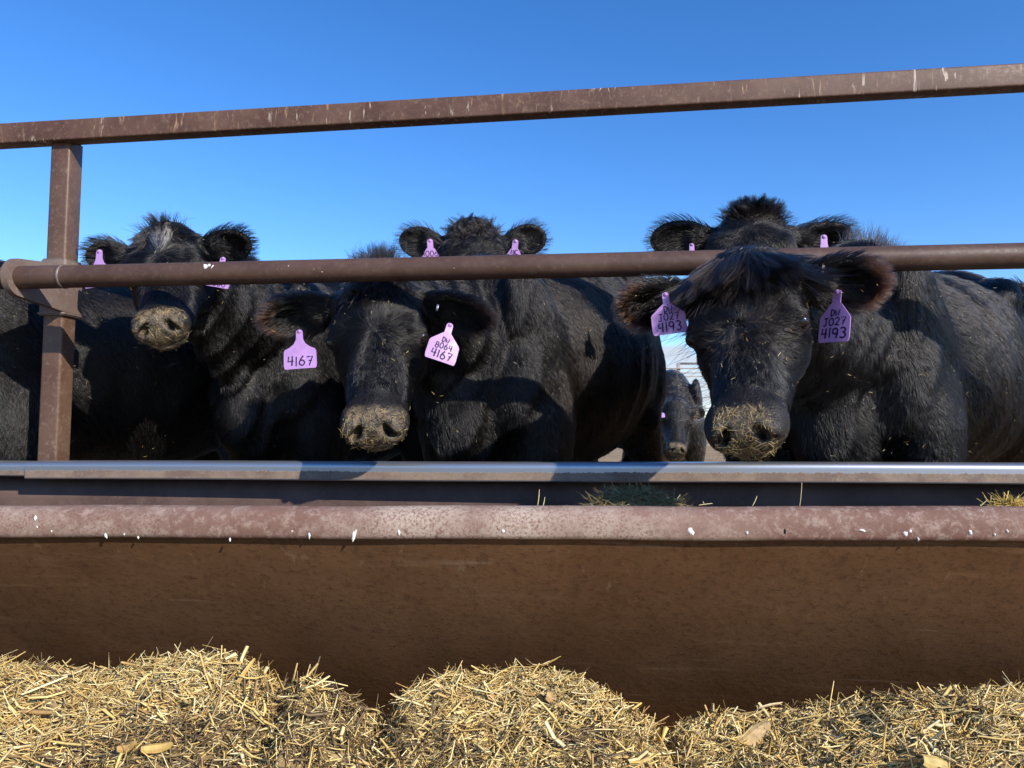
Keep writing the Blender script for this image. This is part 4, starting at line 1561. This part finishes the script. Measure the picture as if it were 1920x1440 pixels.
def ear_tag(root, top, bottom, normal, width, lines, label, seed=0, curved=True, clip=False):
    """flexible plastic tag: a button stem on a shield-shaped plate, written on with a marker"""
    top, bottom = np.array(top), np.array(bottom)
    up = top - bottom
    Hh = np.linalg.norm(up); up /= Hh
    n = np.array(normal, float); n = unit(n - up * (n @ up))
    rt = np.cross(up, n)
    hw = width / 2
    sh0, sh1 = 0.50 * Hh, 0.72 * Hh
    stem = 0.085 * Hh
    half = [(0, 0), (hw * 0.90, 0.0), (hw * 0.97, 0.03 * Hh), (hw, 0.12 * Hh), (hw * 0.98, sh0 * 0.9), (hw * 0.90, sh0)]
    if curved:
        half += [(hw * 0.62, sh0 + 0.05 * Hh), (hw * 0.36, sh0 + 0.13 * Hh), (stem * 1.15, sh1), (stem, sh1 + 0.05 * Hh)]
    else:
        half += [(stem * 1.4, sh1 - 0.01 * Hh), (stem, sh1 + 0.02 * Hh)]
    half += [(stem * 0.95, 0.94 * Hh), (stem * 0.7, 0.985 * Hh), (0, Hh)]
    out = half + [(-x, y) for x, y in reversed(half[1:-1])]
    def pos(x, y, z):
        bend = -0.10 * x * x / width - 0.06 * (y / Hh - 0.5) ** 2 * Hh * 0.3
        return bottom + rt * x + up * y + n * (z + bend)
    # grid-free: triangulate as rows of matching left/right
    m = len(half)
    V, Fc = [], []
    cols = 7
    for z in (0.0, -0.0022):
        for (x, y) in half:
            for c in range(cols):
                s_ = c / (cols - 1) * 2 - 1
                V.append(pos(x * s_, y, z + (0.0004 if z == 0 else 0)))
    for a in range(m - 1):
        for c in range(cols - 1):
            q = a * cols + c
            Fc.append((q, q + 1, q + cols + 1, q + cols))
            o = m * cols
            Fc.append((o + q, o + q + cols, o + q + cols + 1, o + q + 1))
    edge = [(a * cols + cols - 1) for a in range(m)]
    edge2 = [(a * cols) for a in range(m)]
    o = m * cols
    for a in range(m - 1):
        Fc.append((edge[a], o + edge[a], o + edge[a + 1], edge[a + 1]))
        Fc.append((edge2[a], edge2[a + 1], o + edge2[a + 1], o + edge2[a]))
    for c in range(cols - 1):
        Fc.append((c, o + c, o + c + 1, c + 1))
    me = mesh_from(V, Fc, True); sharp(me, 40)
    t = link('ear_tag', me, M['purple'], root)
    t['label'] = label
    if lines:
        V, Fc = [], []
        for i, (txt, h, yb) in enumerate(lines):
            v, f = write(txt, h * Hh, (0.034 if h > .19 else 0.026) * Hh, 0.0, yb * Hh, seed=seed * 5 + i)
            b = len(V)
            V += [pos(x, y, 0.0011) for x, y in v]
            Fc += [tuple(q + b for q in f_) for f_ in f]
        l = link('lettering', mesh_from(V, Fc), M['ink'], root)
        l.parent = t
        l.matrix_parent_inverse = Matrix()
    # stud button
    c = bottom + up * Hh * 0.95 + n * 0.001
    V = [c + n * 0.004]
    k = 12
    for rr, hh in ((0.6, 0.0036), (1.0, 0.0)):
        for i in range(k):
            a = 2 * math.pi * i / k
            V.append(c + (rt * math.cos(a) + up * math.sin(a)) * stem * 0.62 * rr + n * hh)
    Fc = [(0, 1 + i, 1 + (i + 1) % k) for i in range(k)] + [(1 + i, 1 + k + i, 1 + k + (i + 1) % k, 1 + (i + 1) % k) for i in range(k)]
    b = link('stud', mesh_from(V, Fc, True), M['purple'], root)
    b.parent = t
    b.matrix_parent_inverse = Matrix()
    return t


def uv_ball(c, r_, n=14, m=10):
    V, Fc = [], []
    for j in range(m + 1):
        ph = math.pi * j / m
        for i in range(n):
            a = 2 * math.pi * i / n
            V.append((c[0] + r_ * math.sin(ph) * math.cos(a), c[1] + r_ * math.sin(ph) * math.sin(a), c[2] + r_ * math.cos(ph)))
    for j in range(m):
        for i in range(n):
            Fc.append((j * n + i, (j + 1) * n + i, (j + 1) * n + (i + 1) % n, j * n + (i + 1) % n))
    return mesh_from(V, Fc, True)


def build_cow(sp):
    r = np.random.default_rng(sp['seed'])
    cow = Cow(sp)
    root = empty('cow', cow.b(-0.45, 0, 0.0))
    tag(root, sp['label'], 'cow', 'black cattle at the bunk')
    hc = cow.hw((0, 0.2, -0.08))
    reach = 0.33 * cow.s
    earp = np.array([b + e * L * 1.1 for b, e, n, w_, L in cow.ears])
    lo_f = np.minimum(hc - reach, earp.min(0) - 0.05); hi_f = np.maximum(hc + reach, earp.max(0) + 0.05)
    ext = np.array([cow.b(0.6, s_ * 0.45, 0) for s_ in (-1, 1)] + [cow.b(-1.5, s_ * 0.45, 0) for s_ in (-1, 1)])
    lo = np.minimum(ext.min(0), lo_f); hi = np.maximum(ext.max(0), hi_f)
    lo[2], hi[2] = cow.gz - 0.02, max(cow.W[2] + 0.15, hi_f[2])
    fine, coarse = sp.get('fine', 0.007), 0.032
    ax = [warped(lo[i], hi[i], lo_f[i], hi_f[i], fine, coarse) for i in range(3)]
    V, Qd = surface_nets(cow.sdf, *ax)
    me = np_mesh(V, Qd, True)
    n_ = np.empty(len(V) * 3, np.float32)
    me.vertices.foreach_get('normal', n_)
    Nrm = n_.reshape(-1, 3).astype(float)
    # skin mask: bare muzzle, feed-caked rim, dark nostrils
    hp = cow.to_head(V.astype(np.float32)).astype(float)
    hd = head_sdf(hp.astype(np.float32))
    onh = np.abs(hd) < 0.03
    pw = sp.get('padw', 0.085)
    muz = np.clip((hp[:, 1] - 0.415 + 0.012 * vnoise(hp * 30, 8)) / 0.05, 0, 1) * onh * np.clip((pw - np.abs(hp[:, 0]) + 0.010 * vnoise(hp * 40, 9)) / 0.02, 0.12, 1)
    nd = np.linalg.norm((np.stack([np.abs(hp[:, 0]), hp[:, 1], hp[:, 2]], 1) - np.array(NOSTRIL)) / np.array([0.8, 1, 1]), axis=1)
    hole = np.clip((0.0235 - nd) / 0.008, 0, 1) * onh
    hole = np.maximum(hole, np.clip(1 - np.abs(hp[:, 2] + 0.113 + 0.25 * (hp[:, 1] - 0.45) + hp[:, 0] ** 2 * 1.5) / 0.007, 0, 1) * (hp[:, 1] > 0.40) * onh)
    cake = muz * np.clip(0.35 + 0.9 * vnoise(hp * 24, 77), 0, 1) * np.clip((nd - 0.02) * 30, 0.2, 1) * sp.get('cake', 0.9)
    er = np.linalg.norm((np.stack([np.abs(hp[:, 0]), hp[:, 1], hp[:, 2]], 1) - np.array(EYE)), axis=1)
    ring = np.clip((0.034 - er) / 0.008, 0, 1) * onh * 0.28
    muz = np.maximum(muz, ring)
    a = me.color_attributes.new('skin', 'FLOAT_COLOR', 'POINT')
    a.data.foreach_set('color', np.stack([muz, cake, hole, np.ones(len(V))], 1).astype(np.float32).ravel())
    link('body', me, M['hide'], root)
    # eyes
    for sg in (-1, 1):
        link('eye', uv_ball(cow.hw((sg * 0.1245, 0.166, -0.066)), 0.0205 * cow.s), M['eye'], root)
    Pn, nn, hpf, headw = make_fur(cow, V, Qd, Nrm, root, sp['hairs'], r)
    topknot(cow, root, r)
    # flecks of straw caught in the coat, thick on the muzzle
    nb, nm = sp.get('flecks', (90, 220))
    if nb + nm:
        view = np.sum(nn * normalize(CAM - Pn), 1) > 0.05
        ib = r.choice(np.nonzero(view & (headw < 0.5))[0], nb) if nb else np.array([], int)
        ifc = r.choice(np.nonzero(view & (headw > 0.5) & (hpf[:, 1] < 0.40))[0], max(1, nb // 5))
        near_m = np.nonzero(muz * (np.sum(Nrm * normalize(CAM - V), 1) > -0.1) * (hole < 0.3) > 0.3)[0]
        im = r.choice(near_m, nm) if nm and len(near_m) else np.array([], int)
        base = np.concatenate([Pn[ib], Pn[ifc], V[im]]); nr2 = np.concatenate([nn[ib], nn[ifc], Nrm[im]])
        n = len(base)
        d = r.normal(0, 1, (n, 3)); d -= nr2 * np.sum(d * nr2, 1)[:, None] * 0.9; d = normalize(d)
        off = np.concatenate([np.full(len(ib), 0.014), np.full(len(ifc), 0.009), r.uniform(0.0, 0.005, len(im))])
        base = base + nr2 * off[:, None]
        ln = np.concatenate([r.uniform(0.004, 0.016, len(ib) + len(ifc)), 0.006 + 0.026 * r.uniform(0, 1, len(im)) ** 2.5])
        wd = np.concatenate([r.uniform(0.0009, 0.0020, len(ib) + len(ifc)), r.uniform(0.0005, 0.0014, len(im))])
        tint = STRAW_COL[r.integers(0, 8, n)] * r.uniform(0.6, 1.05, n)[:, None]
        v, f, c = strips(base, d, nr2, ln, wd, r.normal(0, 0.15, n), tint, 2)
        me = np_mesh(v, f); add_tint(me, c)
        o = link('straw_flecks', me, M['straw'], root); o['kind'] = 'stuff'
    return cow, root, Pn, nn


S = 1.0
HERD = {}
# ---- A: head up beside the post
FULL = [(5200, 0, 0.055, 0.015, 0.035, 0.085, (0, 0.25, 0.9), 0.6, 0.10, 0.16, 0.35)]
COWS = []
COWS.append(dict(key='A', seed=101, label='black cow with raised head and pale forehead patch, just right of the post',
    poll=unp(304, 436, 2.645), muzzle=unp(285, 600, 2.315), hint=(-0.1, -0.5, 0.9), phi=24, withers=(-1.02, 3.36, 1.51), hairs=130000, fine=0.007, rump=0.19,
    ear_dirs=((-1, 0.05, 0.02), (1, 0.12, 0.10)), ear_norms=((0.1, -1, -0.35), (-0.15, -1, -0.3)), ear_len=0.175,
    patch=((0.0, 0.05), (0.024, 0.06)), whorl=0.15, brown=-0.15, flecks=(120, 210),
    locks=[(2600, 0, 0.055, 0.0, 0.03, 0.07, (0, 0.7, 0.15), 1.4, 0.06, 0.08, 0.25), (420, 0.0, 0.03, -0.02, 0.012, 0.075, (0, -0.1, 1.0), 0.7, 0.02, 0.12, 0.35)]))
COWS.append(dict(key='B', seed=102, label='black cow with lowered head under the pipe, wearing tag 4167',
    hs=0.96, poll=unp(704, 526, 2.38), muzzle=unp(692, 818, 2.06), hint=(0.0, -1, 0.5), phi=33, withers=(-0.055, 2.97, 1.50), rump=0.24, hairs=180000, length=0.95,
    ear_dirs=((-1, -0.05, -0.22), (1, 0.1, -0.28)), ear_norms=((0.15, -0.9, -0.75), (-0.1, -0.8, -0.9)), ear_len=0.215,
    ear_red=(0.8, 0.35), brown=0.12, flecks=(170, 320), whorl=0.18,
    locks=[(2600, 0, 0.05, 0.0, 0.025, 0.07, (0, 0.8, 0.2), 0.9, 0.05, 0.12, 0.3), (900, -0.005, 0.020, -0.03, 0.012, 0.12, (0, -0.75, 0.55), 0.9, 0.0, 0.12, 0.4)]))
COWS.append(dict(key='C', seed=103, label='black curly-topped cow peering over the pipe at the centre',
    poll=unp(886, 424, 3.30), muzzle=unp(882, 575, 2.88), hint=(0.0, -0.4, 0.9), phi=-3, withers=(-0.30, 3.95, 1.58), hairs=60000, fine=0.0085,
    ear_dirs=((-1, 0.1, 0.18), (1, 0.1, 0.26)), ear_norms=((0.2, -1, -0.2), (-0.2, -1, -0.2)), ear_len=0.168, ear_hair=1.1,
    flecks=(10, 0), whorl=0.17,
    locks=[(3200, 0, 0.06, 0.02, 0.045, 0.075, (0, 0.45, 0.4), 0.9, 0.05, 0.42, 0.4)]))
COWS.append(dict(key='D', seed=104, label='nearest black cow with long forelock, head through the fence, wearing tag 4193',
    poll=unp(1386, 494, 1.93), muzzle=unp(1384, 808, 1.63), hint=(-0.58, -1, 0.45), phi=46, withers=(1.22, 2.58, 1.455), rump=0.10, hairs=240000, fine=0.0062,
    ear_dirs=((-1, 0.02, -0.10), (1, -0.22, -0.06)), ear_norms=((0.1, -0.95, -0.5), (-0.55, -0.75, -0.35)), ear_len=0.200, ear_hair=0.85, neck_sag=-0.05,
    ear_red=(0.5, 0.6), brown=-0.35, padw=0.066, cake=0.9, flecks=(190, 380), whorl=0.20, hair_w=0.0005,
    locks=[(7500, 0, 0.048, -0.012, 0.024, 0.190, (0, 0.88, 0.30), 1.25, 0.03, 0.05, 0.20), (3000, 0, 0.034, 0.20, 0.030, 0.042, None, 0.14, 0.02, 0.07, 0.25)]))
COWS.append(dict(key='E', seed=105, label='black cow with shaggy ears looking over the nearest cow from behind',
    poll=unp(1412, 402, 2.72), muzzle=unp(1395, 545, 2.28), hint=(-0.05, -0.35, 0.9), phi=30, withers=(1.27, 3.36, 1.57), hairs=70000, fine=0.0078,
    ear_dirs=((-1, 0.0, -0.02), (1, 0.15, 0.05)), ear_norms=((0.2, -1, -0.3), (-0.1, -0.7, -0.9)), ear_len=0.20, ear_hair=1.15,
    flecks=(20, 0), whorl=0.12,
    locks=[(2800, 0, 0.045, -0.01, 0.03, 0.075, (0, 0.15, 0.9), 0.9, 0.06, 0.10, 0.3)]))
COWS.append(dict(key='G', seed=106, label='black cow at the left edge, only its flank and shoulder in view',
    poll=(-2.36, 2.46, 1.10), muzzle=(-2.50, 2.20, 0.72), hint=(-0.4, -1, 0.4), phi=30, withers=(-2.05, 2.96, 1.475), rump=0.14, hairs=80000, fine=0.012,
    ear_dirs=((-1, 0.2, -0.1), (1, 0.1, -0.1)), ear_norms=((0, -1, -0.3), (0, -1, -0.3)), brown=0.15, flecks=(160, 0)))
COWS.append(dict(key='F', seed=107, label='black cow at the right edge, barely in view behind the fence',
    poll=(2.52, 3.30, 1.50), muzzle=(2.30, 2.98, 1.14), hint=(-0.4, -1, 0.5), phi=38, withers=(2.95, 3.85, 1.57), hairs=70000, fine=0.012,
    ear_dirs=((-1, -0.1, 0.0), (1, 0.1, 0.1)), ear_norms=((0, -1, -0.3), (0, -1, -0.3)), brown=0.3, flecks=(20, 0), fur_all=1))
COWS.append(dict(key='H', seed=108, label='small distant black cow with muddy flanks seen through the gap between the cows',
    poll=unp(1270, 756, 6.5), muzzle=unp(1272, 842, 6.2), hint=(0, -1, 0.5), phi=8, withers=(1.53, 7.1, 1.36), hairs=22000, fine=0.014, gz=0.0,
    ear_dirs=((-1, 0.1, -0.05), (1, 0.1, -0.1)), ear_norms=((0, -1, -0.3), (0, -1, -0.3)), ear_len=0.15, brown=0.6, flecks=(0, 0), hair_w=0.0010, tint=(0.004, 0.0035, 0.003), browncol=(0.20, 0.13, 0.075)))

ONLY = None
if len(sys.argv) > 1 and any(a.startswith('only=') for a in sys.argv):
    ONLY = [a for a in sys.argv if a.startswith('only=')][0][5:]
import time
T0 = time.time()
for sp in COWS:
    if ONLY and sp['key'] not in ONLY: continue
    HERD[sp['key']] = build_cow(sp)
    print('cow', sp['key'], round(time.time() - T0, 1))

# ------------------------------------------------------------------ ear tags
def hang(key, top, bottom, y, yb, normal, width, lines, label, seed, **k):
    if key in HERD:
        ear_tag(HERD[key][1], unp(*top, y), unp(*bottom, yb), normal, width, lines, label, seed, **k)


hang('A', (186, 468), (184, 538), 2.60, 2.58, (-0.1, -1, 0.1), 0.105, [('4', 0.2, 0.1)], 'lit purple ear tag half behind the pipe', 1)
hang('A', (419, 482), (405, 538), 2.62, 2.60, (0.1, -1, 0.05), 0.085, [('0000', 0.18, 0.03)], 'purple ear tag behind the pipe', 2)
hang('B', (561, 618), (563, 691), 2.30, 2.28, (0.05, -1, 0.15), 0.101, [('4167', 0.25, 0.07)], 'purple ear tag numbered 4167', 3)
hang('B', (845, 606), (824, 677), 2.27, 2.24, (0.3, -1, 0.1), 0.098, [('4167', 0.21, 0.06), ('8064', 0.15, 0.31), ('DW', 0.13, 0.48)], 'purple ear tag with three written lines', 4, curved=False)
hang('C', (806, 448), (810, 512), 3.20, 3.19, (0.1, -1, 0.1), 0.082, [('400', 0.20, 0.26), ('1006', 0.17, 0.49)], 'small purple ear tag in half shade', 5, curved=False)
hang('C', (967, 449), (960, 514), 3.20, 3.19, (-0.1, -1, 0.1), 0.082, [('400', 0.2, 0.08), ('8281', 0.17, 0.40), ('MC', 0.14, 0.57)], 'small purple ear tag, sunlit', 6, curved=False)
hang('D', (1247, 548), (1258, 626), 1.935, 1.94, (0.05, -1, 0.05), 0.094, [('4193', 0.23, 0.06), ('J027', 0.18, 0.32), ('DW', 0.15, 0.52)], 'purple ear tag numbered J027 4193', 7, curved=False)
hang('D', (1570, 543), (1561, 641), 1.855, 1.845, (-0.86, -0.62, -0.12), 0.083, [('4193', 0.20, 0.07), ('J027', 0.155, 0.31), ('DW', 0.13, 0.49)], 'shaded purple ear tag numbered J027 4193', 8, curved=False)
hang('E', (1297, 456), (1299, 510), 2.60, 2.60, (0, -1, 0.1), 0.075, [], 'purple ear tag behind the pipe', 9)
hang('E', (1545, 440), (1547, 515), 2.58, 2.58, (0, -1, 0.1), 0.075, [], 'purple ear tag in the shade of the ear', 10)
hang('H', (1238, 768), (1241, 783), 6.40, 6.38, (0, -1, 0.1), 0.06, [], 'pale purple ear tag', 11)
# metal clips in the ears of two cows
def clip(key, px, py, y, hgt):
    if key not in HERD: return
    root = HERD[key][1]
    p = unp(px, py, y)
    prof = rrect(-0.0035, 0.0035, -0.0012, 0.0012, 0.001)
    link('ear_clip', sweep(prof, p + np.array([0.002, 0, hgt / 2]), p - np.array([0.002, 0, hgt / 2]), up=(0, 1, 0)), M['metal_clip'], root)


clip('D', 1543, 506, 1.86, 0.024)
clip('B', 820, 577, 2.30, 0.02)


def mane(key, where, rad, n, length, vec, seed):
    """coarse hair standing along the top line"""
    if key not in HERD: return
    cow, root, Pn, nn = HERD[key]
    r = np.random.default_rng(seed)
    w0 = np.array(where)
    d = np.linalg.norm((Pn - w0) / np.array(rad), axis=1)
    ok = np.nonzero((d < 1) & (nn[:, 2] > 0.35))[0]
    if len(ok) < 20: print('mane', key, len(ok)); return
    i = r.choice(ok, n)
    st = Pn[i] + r.normal(0, 0.006, (n, 3)) * np.array([1, 1, 0.1])
    P, ra = guides(st, np.tile(np.array(vec, float), (n, 1)), length * r.uniform(0.4, 1.15, n), 0.06, n, 0.2, r, 0.03, w=0.0009, splay=0.25, size=0.014, lock=0.6)
    t = np.array((0.009, 0.0075, 0.007)) * r.uniform(0.5, 1.9, n)[:, None]
    curves_obj('mane', P, ra, t, root, M['hair'])


mane('D', unp(1648, 470, 2.62), (0.16, 0.3, 0.16), 900, 0.075, (0.25, 0.2, 1), 5)
